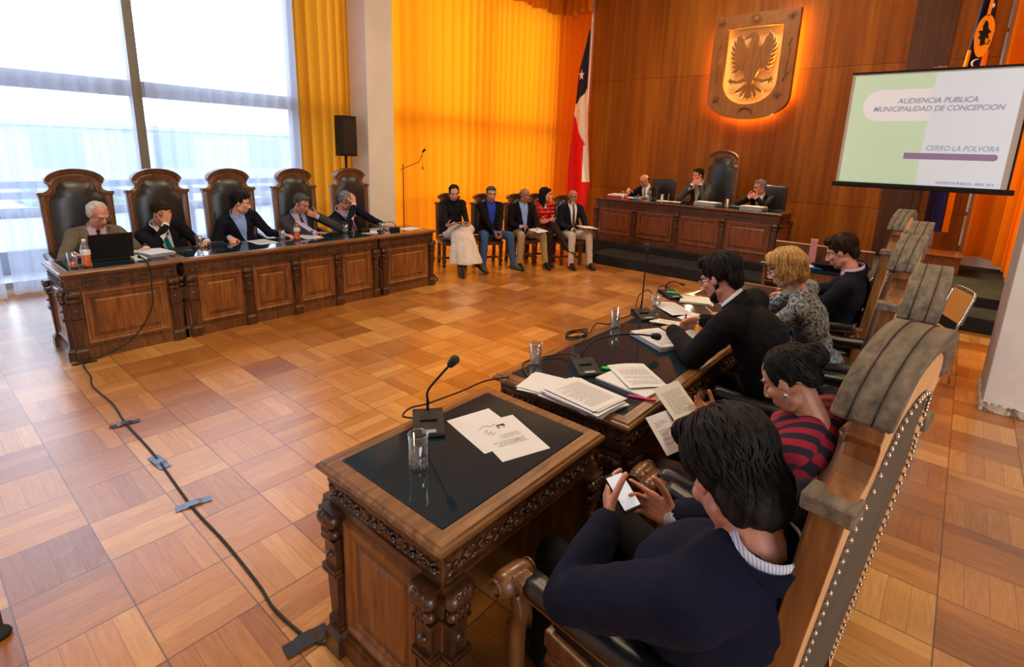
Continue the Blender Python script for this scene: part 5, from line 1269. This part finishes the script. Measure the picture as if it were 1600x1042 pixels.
# ------------------------------------------------------------------ desks
gd = 'carved council desks'
desk('carved_desk', 'small carved oak desk carrying the black laptop and orange drink', .84, .61, 1, (-5.965, 1.31, 0), R(90), group=gd)
desk('carved_desk', 'long four-panel carved oak desk on the left, in front of the tall chairs', 2.22, .61, 4, (-5.965, 2.91, 0), R(90), group=gd)
desk('carved_desk', 'small carved oak desk at the far end of the left row, with one white paper', .89, .61, 1, (-5.965, 4.51, 0), R(90), group=gd)
desk('carved_desk', 'small carved oak desk nearest the camera with dark glass top, microphone and tumbler', .84, .61, 1, (-1.298, 1.32, 0), R(-90), group=gd)
desk('carved_desk', 'long carved oak desk on the right with scattered papers and three tumblers', 2.22, .72, 4, (-1.31, 3.03, 0), R(-90), group=gd)
desk('carved_desk', 'small carved oak desk at the far end of the right row, beyond the blonde woman', .84, .61, 1, (-1.33, 4.64, 0), R(-90), group=gd)
desk('carved_bench', 'long red-brown carved bench desk on the dais under the wall emblem', 3.30, .70, 4, (-3.80, 9.25, .30), 0, H=.80, mats=('oak_bench', 'oak_dark', 'oak_bench_panel', 'oak_bench'))

t = thing('secretary_desk', 'low wooden desk with drawers and a dark back board, right of the bench', 'desk', (-1.16, 6.62, 0))
b = MB(); b.ext(-.50, .50, -.30, .30, .745, .78); obj('desk_top', b, M['glass_top'], t, bevel=.006)
b = MB(); b.ext(-.47, -.43, -.27, .27, .02, .745); b.ext(.43, .47, -.27, .27, .02, .745); b.ext(-.43, .43, .24, .27, .1, .745); b.ext(-.43, .43, -.27, .24, .56, .58); obj('carcass', b, M['oak'], t, bevel=.004)
for x in (-.215, .215):
    b = MB(); b.ext(x - .205, x + .205, -.285, -.26, .60, .735); d_ = obj('drawer', b, M['oak_panel'], t, bevel=.006)
    b = MB(); b.tube(bez([(x - .06, -.288, .675), (x - .05, -.312, .655), (x, -.318, .648), (x + .05, -.312, .655), (x + .06, -.288, .675)], 5), .005, 8); obj('handle', b, M['nail'], d_, smooth=True)
b = MB(); b.ext(-.50, .50, .27, .30, .78, .955); obj('back_board', b, M['oak_bench'], t, bevel=.003); b = MB(); b.ext(-.502, .502, .265, .305, .955, .962); obj('edge_strip', b, M['pale'], t)

# ------------------------------------------------------------------ chairs
gl = 'tall carved chairs of the left row'
c0 = throne('high_backed_chair', 'tall arched carved chair behind the white-haired man with the laptop', (-6.67, 1.31, 0), R(-90), gl)
for yy, lab in ((2.03, 'tall arched carved chair behind the man covering his face'), (2.79, 'tall arched carved chair behind the young man in the blue shirt'), (3.63, 'tall arched carved chair behind the man with fingers on his mouth'), (4.48, 'tall arched carved chair in front of the white column')):
    dup(c0, (-6.67, yy, 0), R(-90), lab, gl)
gr = 'tall carved chairs of the right row'
c1 = throne('high_backed_chair', 'nearest tall carved chair, seen from behind with nailed grey-brown lining', (-.385, 1.38, 0), R(82), gr, H=1.565, sh=1.29, lean=.11, worn=True, af=.425, ah=.165, splay=.065, depth=.62)
for x, yy, rz, lab in ((-.40, 2.22, 91, 'second tall carved chair from the camera, behind the woman in stripes'), (-.51, 3.13, 89, 'third tall carved chair from the camera, behind the bearded man'), (-.525, 3.96, 90, 'tall carved chair behind the blonde woman'), (-.68, 4.96, 86, 'farthest tall carved chair of the right row, behind the man with the pink collar')):
    dup(c1, (x, yy, 0), R(rz), lab, gr)
gb = 'low carved chairs by the orange curtain'
s0 = None
for yy, h, lab in ((-29, (-6.44, 6.07), 'low arched chair under the woman in the cream skirt'), (-29, (-6.10, 6.57), 'low arched chair under the man in jeans'), (-29, (-5.79, 7.08), 'low arched chair under the bald man in khaki trousers'), (-29, (-5.69, 7.54), 'low arched chair under the woman in the red jacket'), (-29, (-5.22, 7.68), 'low arched chair under the man with the goatee')):
    l_ = (h[0], h[1], 0)
    if s0 is None: s0 = throne('side_chair', lab, l_, R(yy - 90), gb, H=1.17, sh=1.02, w=.225, aw=.175, arms=False, lean=.08, frame='oak', depth=.44, th=.045)
    else: dup(s0, l_, R(yy - 90), lab, gb)
throne('throne_chair', 'tallest carved throne with black leather back, at the centre of the bench', (-3.72, 10.34, .30), R(180), None, H=1.74, sh=1.46, w=.33, aw=.26)
def office(label, loc, rz):
    t = thing('office_chair', label, 'chair', loc, rz, 'black office chairs behind the bench')
    b = MB(); b.loops([[V((x * f_, -.24 - .03 * (z - .6), z)) + V((0, dy, 0)) for x, dy in ((-.26, -.045), (.26, -.045), (.26, .045), (-.26, .045))] for z, f_ in ((.52, .9), (.62, 1), (1.08, 1), (1.16, .92))]); obj('backrest', b, M['leather'], t, bevel=.03, seg=3)
    b = MB(); b.box((0, 0, .46), (.52, .5, .10)); obj('seat', b, M['leather'], t, bevel=.035, seg=3)
    b = MB(); b.tube([(0, 0, .10), (0, 0, .42)], .028, 12); obj('column', b, M['chrome'], t, smooth=True)
    for i in range(5):
        a = 2 * PI * i / 5; b = MB(); b.tube([(0, 0, .12), (.27 * math.cos(a), .27 * math.sin(a), .07)], [.028, .018], 8); b.cap((.27 * math.cos(a) - .012, .27 * math.sin(a), .028), .026, (.27 * math.cos(a) + .012, .27 * math.sin(a), .028), .026, 10); obj('leg', b, M['black'], t, smooth=True)
    for sx in (-1, 1):
        b = MB(); b.tube(bez([(sx * .25, -.18, .46), (sx * .30, -.16, .56), (sx * .30, -.12, .66), (sx * .30, .16, .66)], 5), .02, 8); obj('armrest', b, M['black'], t, smooth=True)
office('low black leather office chair behind the bald man at the bench', (-4.78, 10.14, .30), R(180)); office('low black leather office chair behind the grey-haired man at the bench', (-2.70, 10.14, .30), R(180))
t = thing('chrome_chair', 'chrome-framed chair with tan seat and back beside the white pillar', 'chair', (-.13, 6.0, 0), R(112))
for sx in (-1, 1):
    b = MB(); b.tube(bez([(sx * .20, -.24, .012), (sx * .20, -.20, .46), (sx * .20, -.235, .62), (sx * .20, -.28, .80)], 6), .0115, 10); obj('leg', b, M['chrome'], t, smooth=True)
    b = MB(); b.tube(bez([(sx * .20, .20, .012), (sx * .20, .19, .44), (sx * .20, .15, .455), (sx * .20, -.18, .44)], 6), .0115, 10); obj('leg', b, M['chrome'], t, smooth=True)
b = MB(); b.tube(bez([(-.20, -.28, .80), (-.17, -.287, .835), (0, -.29, .845), (.17, -.287, .835), (.20, -.28, .80)], 6), .0115, 10); obj('back_rail', b, M['chrome'], t, smooth=True)
M['tan_vinyl'] = mat('tan_vinyl', (.52, .25, .06), .45)
b = MB(); b.box((0, -.262, .68), (.375, .022, .27), T=Matrix.Rotation(R(10), 3, 'X')); obj('backrest', b, M['tan_vinyl'], t, bevel=.008)
b = MB(); b.box((0, 0, .465), (.39, .38, .035)); obj('seat', b, M['tan_vinyl'], t, bevel=.012)

# ------------------------------------------------------------------ on the near desk
TZ = .791
tumbler('tall fluted water tumbler on the nearest desk', (-1.325, 1.09, TZ), .135, .036, .50)
mic('desk microphone with raised gooseneck on the nearest desk', (-1.515, 1.30, TZ), R(-128), [(0, -.055, .09), (.0, -.03, .15), (-.045, .02, .235), (-.085, .07, .305)], foam=.019)
cable('microphone_cable', 'black microphone cable trailing off the back edge of the nearest desk', [(-1.565, 1.285, .82), (-1.615, 1.25, .826), (-1.655, 1.32, .822), (-1.66, 1.42, .805), (-1.655, 1.62, .797), (-1.655, 1.78, .796), (-1.60, 1.90, .797)], .0042, group='microphone cables')
LN = [(-.06, .07, .055), (-.055, .075, .047), (-.06, .06, .039), (-.055, .08, .031), (-.06, .075, .023), (-.06, .03, .004), (-.055, .035, -.004), (-.055, .02, -.012), (-.06, .03, -.020)]
a = sheet('white letter with a small stamp, lying loose on the nearest desk', (-1.235, 1.472, TZ), R(-110), .21, .297, lines=LN)
b = MB()
for i in range(14): x, y_ = -.015 + random.uniform(-.02, .02), -.085 + random.uniform(-.012, .012); b.box((x, y_, .0014), (random.uniform(.006, .014), random.uniform(.003, .008), .0005))
obj('stamp_mark', b, M['ink'], a)
b = MB(); b.tube(bez([(.03, -.05, .0016), (.05, -.035, .0016), (.045, -.06, .0016), (.065, -.045, .0016), (.055, -.08, .0016), (.075, -.06, .0016)], 5), .0008, 4); b.tube(bez([(.0, -.11, .0016), (.03, -.10, .0016), (.05, -.115, .0016), (.08, -.098, .0016)], 5), .0008, 4); obj('signature', b, M['ink2'], a)
a = sheet('white sheet partly under the stamped letter on the nearest desk', (-1.335, 1.455, TZ - .0003), R(-104), .21, .297, lines=[(-.08, -.045, .135), (-.08, -.05, .128)])

# ------------------------------------------------------------------ on the long right desk
tumbler('fluted water tumbler at the near corner of the long right desk', (-1.61, 2.13, TZ), .125, .034, .72)
tumbler('fluted water tumbler in the middle of the long right desk, by the cable coil', (-1.625, 3.00, TZ), .130, .034, .55)
tumbler('short wide water tumbler at the far side of the long right desk', (-1.665, 3.68, TZ), .088, .040, .60)
mic('desk microphone with its gooseneck lying flat toward the bearded man', (-1.375, 2.25, TZ), R(-125), [(-.02, -.08, .08), (-.10, -.11, .125), (-.24, -.14, .135), (-.38, -.17, .12), (-.50, -.19, .095)], foam=.022)
mic('desk microphone with tall upright gooseneck on the long right desk', (-1.59, 3.34, TZ), R(-125), [(-.01, -.065, .09), (-.02, -.08, .2), (-.03, -.095, .35), (-.035, -.10, .47)], foam=.019)
mic('desk microphone in front of the blonde woman, with a green marker on it', (-1.70, 4.02, TZ), R(-120), [(.0, -.07, .08), (-.03, -.03, .12), (-.05, .05, .12)], foam=.012)
a = sheet('top sheet and loose papers fanned at the near end of the long right desk', (-1.195, 1.955, TZ), R(-97), .215, .30, n=16, jitter=.16, curl=.006, thick=.0012, name='paper_stack', group=None)
sheet('pale sheets sliding out behind the fanned papers on the long right desk', (-1.36, 1.965, TZ - .0005), R(-78), .21, .28, n=7, jitter=.14, thick=.0012, name='paper_stack', text=False, group=None)
t = thing('spiral_notebook', 'white spiral notebook with loose sheet on it, by the green marker', 'notebook', (-1.12, 2.285, TZ), R(-96))
b = MB(); b.ext(-.105, .105, -.148, .148, 0, .012); obj('pages', b, M['paper'], t, bevel=.002, seg=1)
for i in range(22):
    b = MB(); y_ = -.138 + i * .0131; b.tube([(-.104 + .009 * math.cos(a_), y_, .006 + .011 * math.sin(a_)) for a_ in [2 * PI * q / 12 for q in range(12)]], .0011, 5, closed=True); obj('ring', b, M['black'], t, smooth=True)
sheet('loose printed sheet lying askew on the spiral notebook', (-1.13, 2.355, TZ + .0135), R(-128), .21, .297, curl=.012)
pen('thick green highlighter beside the microphone on the long right desk', (-1.262, 2.36, TZ), (0, 0, R(-62)), 'green', 'highlighter', .12, .009, 'highlighter'); pen('pink pen poking from under the spiral notebook', (-.998, 2.155, TZ), (0, 0, R(-70)), 'pink', 'pen', .12, .006)
pen('green marker by the far microphone on the long right desk', (-1.655, 3.955, TZ + .052), (0, 0, R(-60)), 'green', 'highlighter', .085, .007, 'highlighter'); pen('red pen by the far microphone on the long right desk', (-1.63, 3.86, TZ), (0, 0, R(-50)), 'red', 'pen', .10, .005)
sheet('stapled report the bearded man is marking', (-1.29, 2.95, TZ), R(-118), .215, .31, n=8, jitter=.03, thick=.0022, curl=.004, name='report', group=None, cat='report')
sheet('folded cards beside the bearded man\'s pen', (-1.41, 3.33, TZ), R(-75), .10, .19, n=4, jitter=.12, thick=.002, name='card', m='paper2', group=None, cat='card')
sheet('sheet under the bearded man\'s right sleeve', (-1.12, 3.20, TZ), R(-100), .21, .297)
sheet('long curling printed sheet between the bearded man and the blonde woman', (-1.53, 3.70, TZ), R(-128), .20, .34, curl=.016)
sheet('printed sheet under the blonde woman\'s hands', (-1.25, 3.60, TZ), R(-95), .21, .297, n=3, jitter=.08, curl=.006)
sheet('cream folder of papers before the blonde woman', (-1.50, 4.06, TZ), R(-70), .20, .22, n=5, jitter=.1, thick=.0015, m='paper2', name='folder', cat='folder', group=None, text=False)
pen('dark green pen in the bearded man\'s hand', (-1.272, 3.285, .868), (R(38), 0, R(-155)), 'metal_dark', 'pen', .14, .005); pen('white pen in the blonde woman\'s hand', (-1.235, 3.635, .852), (R(35), 0, R(160)), 'white', 'pen', .13, .0045)
b = MB(); pts = []
for i in range(64): a_ = 2 * PI * i / 16; pts.append((-1.70 + .045 * math.cos(a_) * (1 + .06 * math.sin(i)), 2.66 + .10 * math.sin(a_) * (1 + .05 * math.cos(i * 1.7)), TZ + .006 + .0016 * i / 4 + .004 * math.sin(i * .9)))
b.tube(pts, .0042, 6); tag(obj('cable_coil', b, M['rubber'], smooth=True), 'loose coil of black cable on the back edge of the long right desk', 'cable')
cable('microphone_cable', 'black cable from the coil to the glass and upright microphone', [(-1.67, 2.76, .80), (-1.685, 2.86, .835), (-1.67, 3.0, .805), (-1.68, 3.12, .83), (-1.70, 3.10, .80), (-1.66, 3.22, .81), (-1.64, 3.28, .83)], .0042, group='microphone cables')
cable('microphone_cable', 'black cable along the back edge of the long right desk near its corner tumbler', [(-1.43, 1.93, .795), (-1.56, 1.99, .797), (-1.66, 2.10, .800), (-1.60, 2.30, .803), (-1.52, 2.34, .82), (-1.425, 2.285, .835)], .0046, group='microphone cables')
cable('microphone_cable', 'looped black cable behind the far microphone of the long right desk', [(-1.72, 3.46, .80), (-1.78, 3.62, .86), (-1.80, 3.80, .87), (-1.80, 3.95, .80), (-1.82, 4.08, .85), (-1.76, 4.14, .83), (-1.72, 4.08, .83)], .0042, group='microphone cables')
# woman's papers, phone
a = sheet('printed sheet held up by the woman in the striped sweater', (-.80, 2.125, .835), 0, .17, .225, curl=.006, m='paper2', group=None); a.rotation_euler = (R(36), R(0), R(76))
a = sheet('second printed sheet held low by the woman in the striped sweater', (-.79, 1.975, .775), 0, .13, .17, curl=.006, group=None); a.rotation_euler = (R(40), R(0), R(74))
t = thing('smartphone', 'smartphone with a lit pale screen in the hands of the man in the navy jacket', 'phone', (-.660, 1.350, .880)); t.rotation_euler = (R(30), R(-4), R(68))
b = MB(); b.box((0, 0, 0), (.068, .125, .009)); obj('phone_body', b, M['black'], t, bevel=.004); M['phone_screen'] = glow('phone_screen', (.62, .68, .80), .45); b = MB(); b.box((0, 0, .005), (.060, .108, .001)); obj('phone_screen', b, M['phone_screen'], t)

# ------------------------------------------------------------------ on the left desks
def laptop(label, loc, rz, lidangle, w=.34, d=.24, m='black', scr='black'):
    t = thing('laptop', label, 'laptop', loc, rz)
    b = MB(); b.ext(-w / 2, w / 2, -d / 2, d / 2, .002, .020); k_ = obj('keyboard_base', b, M[m], t, bevel=.005)
    b = MB()
    for r_ in range(5):
        for q in range(13): b.ext(-w / 2 + .02 + q * (w - .04) / 13, -w / 2 + .02 + (q + .82) * (w - .04) / 13, -d * .05 + r_ * .021, -d * .05 + r_ * .021 + .017, .020, .0225)
    obj('keys', b, M['metal_dark'], k_)
    T = Matrix.Translation((0, d / 2 - .004, .018)) @ Matrix.Rotation(R(lidangle), 4, 'X'); b = MB(); b.M = T; b.ext(-w / 2, w / 2, -.012, 0, 0, d); obj('lid', b, M[m], t, bevel=.005)
    b = MB(); b.M = T; b.ext(-w / 2 + .012, w / 2 - .012, -.0135, -.012, .012, d - .012); obj('display', b, M[scr], t)
laptop('open black laptop seen from behind on the left desk with the orange drink', (-6.08, 1.315, TZ), R(-90), -12)
bottle('clear bottle half full of orange drink, beside the glass of orange drink', (-5.77, 1.085, TZ), .245, .036, fill=.46, cap='white', waist=True)
tumbler('glass partly filled with orange drink, at the left end of the left desks', (-5.80, .995, TZ), .135, .036, .42, liquid='orange_drink', group=None)
t = thing('microphone_plate', 'flat grey microphone plate by the laptop with a cable over the desk edge', 'microphone', (-5.91, 1.50, TZ), R(90))
b = MB(); b.prism([(-.09, 0), (.09, 0), (.08, .02), (-.08, .012)], face((-.05, 0, 0), Y3, Z3, X3), .10); obj('base', b, M['greylight'], t, bevel=.004)
b = MB(); b.cap((.0, -.02, .024), .012, (0, -.07, .024), .010, 10); obj('plug', b, M['black'], t, smooth=True)
cable('floor_cable', 'long black cable running down the left desk and across the floor to the nearest desk', [(-5.84, 1.505, .812), (-5.70, 1.50, .81), (-5.615, 1.50, .775), (-5.605, 1.50, .60), (-5.60, 1.47, .36), (-5.60, 1.30, .12), (-5.60, 1.08, .02), (-5.56, .92, .007), (-5.18, .885, .006), (-4.95, .85, .006), (-4.5, .87, .006), (-4.13, .85, .006), (-3.56, .85, .006), (-2.87, .82, .006), (-2.47, .825, .006), (-2.09, .815, .006), (-1.91, .80, .006), (-1.69, .82, .006), (-1.60, .86, .006)], .0065, 'rubber', n=10)
def tape(label, c, L, w, rz, m):
    b = MB(); n = 8
    vs = [V((x * L / n - L / 2, y_ * w / 2, .0012 + (.0075 if abs(x - n / 2) < 1.1 else 0))) for y_ in (-1, 1) for x in range(n + 1)]
    b.add(vs, [(x, x + 1, n + 2 + x, n + 1 + x) for x in range(n)]); o = obj('cable_tape', b, M[m], loc=c); o.rotation_euler = (0, 0, rz); return tag(o, label, 'tape')
tape('black tape over the cable at the foot of the laptop desk', (-5.56, .925, .004), .17, .045, R(80), 'tape_black'); tape('dark tape strip over the cable, first out on the floor from the laptop desk', (-4.12, .845, .004), .17, .05, R(80), 'tape_black')
tape('short wide blue tape stuck along the cable in the middle of the floor', (-3.45, .845, .004), .19, .06, R(4), 'tape_blue'); tape('blue tape strip over the cable, next to last before the nearest desk', (-2.885, .835, .004), .17, .05, R(80), 'tape_blue'); tape('black tape holding the cable at the foot of the nearest desk', (-1.68, .815, .004), .17, .07, R(82), 'tape_black')
sheet('stack of white papers between the laptop desk and the man in the teal tie', (-6.03, 1.66, TZ), R(100), .23, .32, n=12, jitter=.1, thick=.0018, name='paper_stack', text=False, group=None)
tumbler('empty-looking water glass in front of the man in the teal tie', (-6.17, 2.13, TZ), .125, .034, .12); tumbler('water glass in front of the young man in the blue shirt', (-6.12, 3.01, TZ), .11, .036, .7); tumbler('water glass in front of the man with the striped tie', (-6.12, 3.86, TZ), .11, .035, .2); tumbler('water glass at the joint between the long and far left desks', (-5.93, 4.29, TZ), .115, .034, .1)
bottle('full bottle of orange drink with orange cap on the long left desk', (-5.99, 3.13, TZ), .235, .035, fill=.62, cap='orange_drink', waist=True)
mic('desk microphone beside the young man in the blue shirt, gooseneck up', (-6.17, 2.31, TZ), R(70), [(0, -.05, .1), (0, -.06, .2), (.0, -.07, .33)], foam=.010); mic('desk microphone in front of the man with fingers on his mouth', (-6.02, 3.58, TZ), R(110), [(0, -.05, .08), (.06, -.08, .14), (.14, -.10, .15)], foam=.016)
mic('desk microphone on the far left desk with gooseneck bent low', (-5.93, 4.50, TZ), R(60), [(0, -.05, .08), (-.05, -.03, .12), (-.20, .02, .09)], foam=.012); mic('desk microphone lying before the man with the striped tie', (-6.03, 4.06, TZ), R(80), [(0, -.05, .06), (.05, -.06, .09), (.12, -.07, .08)], foam=.012)
sheet('papers in front of the young man in the blue shirt', (-6.08, 2.76, TZ), R(96), .21, .3, n=4, jitter=.1); sheet('papers beside the bottle of orange drink on the long left desk', (-6.12, 3.36, TZ), R(84), .21, .3, n=3, jitter=.08); sheet('papers in front of the man with the striped tie', (-5.98, 4.13, TZ + .0), R(60), .2, .26, n=3, jitter=.08, text=False)
sheet('single white paper on the far left desk', (-5.92, 4.76, TZ), R(12), .21, .30, text=False); sheet('dark-edged folder at the near end of the long left desk', (-6.10, 1.93, TZ), R(84), .16, .28, n=3, jitter=.06, thick=.003, m='metal_dark', name='folder', cat='folder', text=False, group=None)
# ------------------------------------------------------------------ on the bench
BZ = 1.101
t = thing('document_folder', 'red folder topped with white papers at the left end of the bench', 'folder', (-5.20, 9.30, BZ), R(4)); b = MB(); b.ext(-.19, .19, -.13, .13, 0, .03); obj('cover', b, M['red'], t, bevel=.003); b = MB(); b.ext(-.17, .12, -.12, .12, .03, .048); b.M = Matrix.Rotation(.15, 4, 'Z'); b.ext(-.12, .16, -.10, .12, .048, .06); obj('papers', b, M['paper'], t)
tumbler('water glass at the left end of the bench', (-4.98, 9.10, BZ), .13, .035, .4); tumbler('water glass in the middle of the bench', (-4.30, 9.33, BZ), .12, .036, .5); tumbler('water glass between the two hand-clasping men on the bench', (-3.05, 9.15, BZ), .14, .038, .45)
t = thing('stapler', 'bright blue stapler on the bench by the clear bottle', 'stapler', (-4.72, 9.13, BZ), R(10)); b = MB(); b.box((0, 0, .012), (.12, .035, .02)); obj('stapler_base', b, M['blue'], t, bevel=.006); b = MB(); b.box((0, 0, .038), (.11, .032, .024)); obj('stapler_top', b, M['blue'], t, bevel=.008)
bottle('clear glass bottle of water with a screw cap on the bench', (-4.47, 9.16, BZ), .25, .040, 'water', .7, 'nail', False, None, False)
sheet('papers before the bald man at the bench', (-4.92, 9.40, BZ), R(2), .3, .21, n=4, jitter=.05, text=False); sheet('papers left of the black microphone on the bench', (-4.15, 9.30, BZ), R(12), .42, .21, n=4, jitter=.05, text=False); sheet('thick pile of papers in front of the man with the watch', (-3.40, 9.22, BZ), R(-8), .40, .24, n=14, jitter=.08, thick=.0025, name='paper_stack', group=None, text=False); sheet('thick pile of papers in front of the grey-haired man on the bench', (-2.62, 9.15, BZ), R(-6), .36, .24, n=14, jitter=.08, thick=.0025, name='paper_stack', group=None, text=False)
mic('desk microphone on the bench beside the thick papers', (-3.78, 9.22, BZ), R(10), [(0, -.05, .07), (0, 0, .1), (.0, .08, .10)], foam=.012); pen('yellow pencil standing out on the bench papers', (-4.10, 9.16, BZ + .075), (R(75), 0, 0), 'gold', 'pencil', .14, .005, 'pencil')
t = thing('black_binder', 'flat black binder left of the grey-haired man\'s papers on the bench', 'binder', (-2.96, 9.42, BZ), R(-5)); b = MB(); b.ext(-.14, .14, -.11, .11, 0, .016); obj('cover', b, M['black'], t, bevel=.004); b = MB(); b.ext(-.13, .13, -.10, .10, .004, .012); obj('pages', b, M['paper'], t)
pen('white pen in the bald man\'s hand at the bench', (-5.10, 9.50, 1.235), (R(30), 0, R(20)), 'white', 'pen', .14, .0045)
# secretary desk things, papers in laps
SZ = .781
t = thing('folded_card', 'upright pink folded card on the secretary desk', 'card', (-1.22, 6.70, SZ), R(12)); M['pinkcard'] = mat('dull_pink_card', (.46, .17, .16), .7)
b = MB(); b.prism([(-.035, 0), (.035, 0), (.035, .27), (-.035, .27)], face((0, -.003, 0), X3, Z3, -Y3), .004); b.prism([(-.035, 0), (.035, 0), (.035, .27), (-.035, .27)], face((0, .05, 0), X3, (Z3 - Y3 * .18).normalized(), -Y3), .004); obj('card', b, M['pinkcard'], t); b = MB(); b.ext(-.036, .036, -.009, .012, .262, .274); obj('edge', b, M['pale'], t)
laptop('thin dark laptop half open on the secretary desk', (-.98, 6.50, SZ), R(180), -72, .30, .2)
sheet('white striped papers left of the laptop on the secretary desk', (-1.24, 6.47, SZ), R(30), .15, .2, n=4, jitter=.1, text=False, group=None); sheet('pale green paper on the secretary desk beside the drawer man\'s face', (-.86, 6.40, SZ + .028), R(70), .12, .18, text=False, group=None, m='greylight'); pen('blue pen on the secretary desk', (-1.10, 6.37, SZ), (0, 0, R(70)), 'blue', 'pen', .11, .007)
t = thing('blue_box', 'small blue-lit black box on the dais floor at the right end of the bench', 'box', (-1.80, 8.95, .30)); b = MB(); b.box((0, 0, .07), (.3, .2, .14)); obj('box_body', b, M['black'], t, bevel=.01); b = MB(); b.box((.05, -.101, .08), (.14, .004, .05)); obj('blue_panel', b, M['blue'], t)
a = sheet('folded papers in the lap of the woman in the cream skirt', (-5.99, 5.79, .765), 0, .26, .20, n=3, jitter=.05, curl=.03, group='papers held in laps', text=False); a.rotation_euler = (R(14), R(8), R(-115))
y = -29; a = sheet('papers on the knee of the bald man in khaki trousers', on(y, (-5.76, 7.06), .47, -.10, .645), 0, .21, .28, n=4, jitter=.05, group='papers held in laps', text=False); a.rotation_euler = (R(-4), R(4), R(-105))
pen('dark pen on the knee papers of the bald man', on(y, (-5.76, 7.06), .47, -.08, .652), (0, 0, R(30)), 'black')
a = sheet('papers in the lap of the man with the goatee', on(y, (-5.19, 7.66), .47, -.10, .70), 0, .23, .30, n=6, jitter=.08, thick=.0015, group='papers held in laps', text=False); a.rotation_euler = (R(-6), R(4), R(-15))
cable('floor_cable', 'loose black cable on the floor between the far left desk and the cream skirt', [(-5.95, 4.98, .02), (-5.90, 5.06, .10), (-5.88, 5.10, .008), (-5.80, 5.03, .007), (-5.78, 5.15, .007), (-6.1, 5.35, .007), (-6.5, 5.5, .007)], .007)
t = thing('stand_foot', 'black rounded rubber foot on the floor at the left edge of the frame', 'foot', (-2.575, .045, 0)); b = MB(); b.lathe([(.001, 0), (.030, 0), (.034, .012), (.026, .03), (.012, .04), (.010, .34), (.001, .34)]); obj('foot_cap', b, M['rubber'], t, smooth=True)
SKY, EXPO, REAR = 7.0, 0.0, 340
CEIL = [(-3.6, 9.2, 105), (-3.2, 5.0, 125), (-3.2, 1.6, 130), (2.0, 3.0, 110)]  # middle two are added as fill to brighten the left-row faces
# ------------------------------------------------------------------ light and camera
w = bpy.data.worlds.new('sky'); SC.world = w; w.use_nodes = True
bg = w.node_tree.nodes['Background']; bg.inputs[0].default_value = (.80, .90, 1.0, 1); bg.inputs[1].default_value = SKY
def area(name, loc, rot, sx, sy, e, col, portal=False, spread=None):
    l = bpy.data.lights.new(name, 'AREA'); l.shape = 'RECTANGLE'; l.size = sx; l.size_y = sy; l.energy = e; l.color = col
    if portal: l.cycles.is_portal = True
    if spread: l.spread = spread
    o = bpy.data.objects.new(name, l); COL.objects.link(o); o.location = loc; o.rotation_euler = rot; return o
area('window_daylight_portal', (-8.9, 3.8, 2.7), (0, R(-90), 0), 5.4, 15.8, 1, (1, 1, 1), portal=True)
WARM = (1.0, .76, .48)
area('side_fill_light', (5.7, -.6, 2.9), (R(84), 0, R(72)), 5.0, 3.6, REAR, (.84, .92, 1.0))  # cool fill added for pillar and floor; no window built on this side
for x, y_, e in CEIL: area('ceiling_and_fill_lamp', (x, y_, 5.72), (0, 0, 0), 1.3, 1.3, e, WARM)
# tubes hidden behind the carved shield
for x, z, sx, sz, e in ((-2.90, 3.80, .04, 1.4, 1300), (-4.36, 3.6, .04, 1.5, 420), (-3.60, 2.76, .9, .04, 420)):
    area('shield_backlight', (x, 11.40, z), (R(90), 0, R(0)), sx, sz, e, (1, .82, .36)).rotation_euler = (R(-90), 0, 0)
for x, z, sx, sz, e in ((-4.175, 3.75, .03, 1.1, 40), (-3.085, 3.75, .03, 1.1, 40), (-3.63, 4.40, .7, .02, 14)):
    area('shield_inner_light', (x, 11.345, z), (R(-90), 0, 0), sx, sz, e, (1, .84, .42))
cd = bpy.data.cameras.new('camera'); cam = bpy.data.objects.new('camera', cd); COL.objects.link(cam)
rx, dn, fw = V((.76455117, .64368635, .03360643)), V((.17330337, -.15506652, -.97258435)), V((-.62082804, .74941461, -.2301093))
cam.matrix_world = TT((0, 0, 1.9), rx, -dn, -fw)
cd.sensor_width = 36; cd.lens = 36 * 831.05 / 1600; cd.shift_x = -(806.947 - 800) / 1600; cd.shift_y = -(521 - 433.096) / 1600; cd.clip_start = .02; cd.clip_end = 200
SC.camera = cam
vs = SC.view_settings; vs.view_transform = 'Standard'; vs.look = 'None'; vs.exposure = EXPO; vs.gamma = 1; vs.use_curve_mapping = False
cy = SC.cycles; cy.use_denoising = True; cy.max_bounces = 10; cy.diffuse_bounces = 5; cy.glossy_bounces = 4; cy.transparent_max_bounces = 24; cy.transmission_bounces = 6; cy.sample_clamp_indirect = 6; cy.caustics_reflective = False; cy.caustics_refractive = False
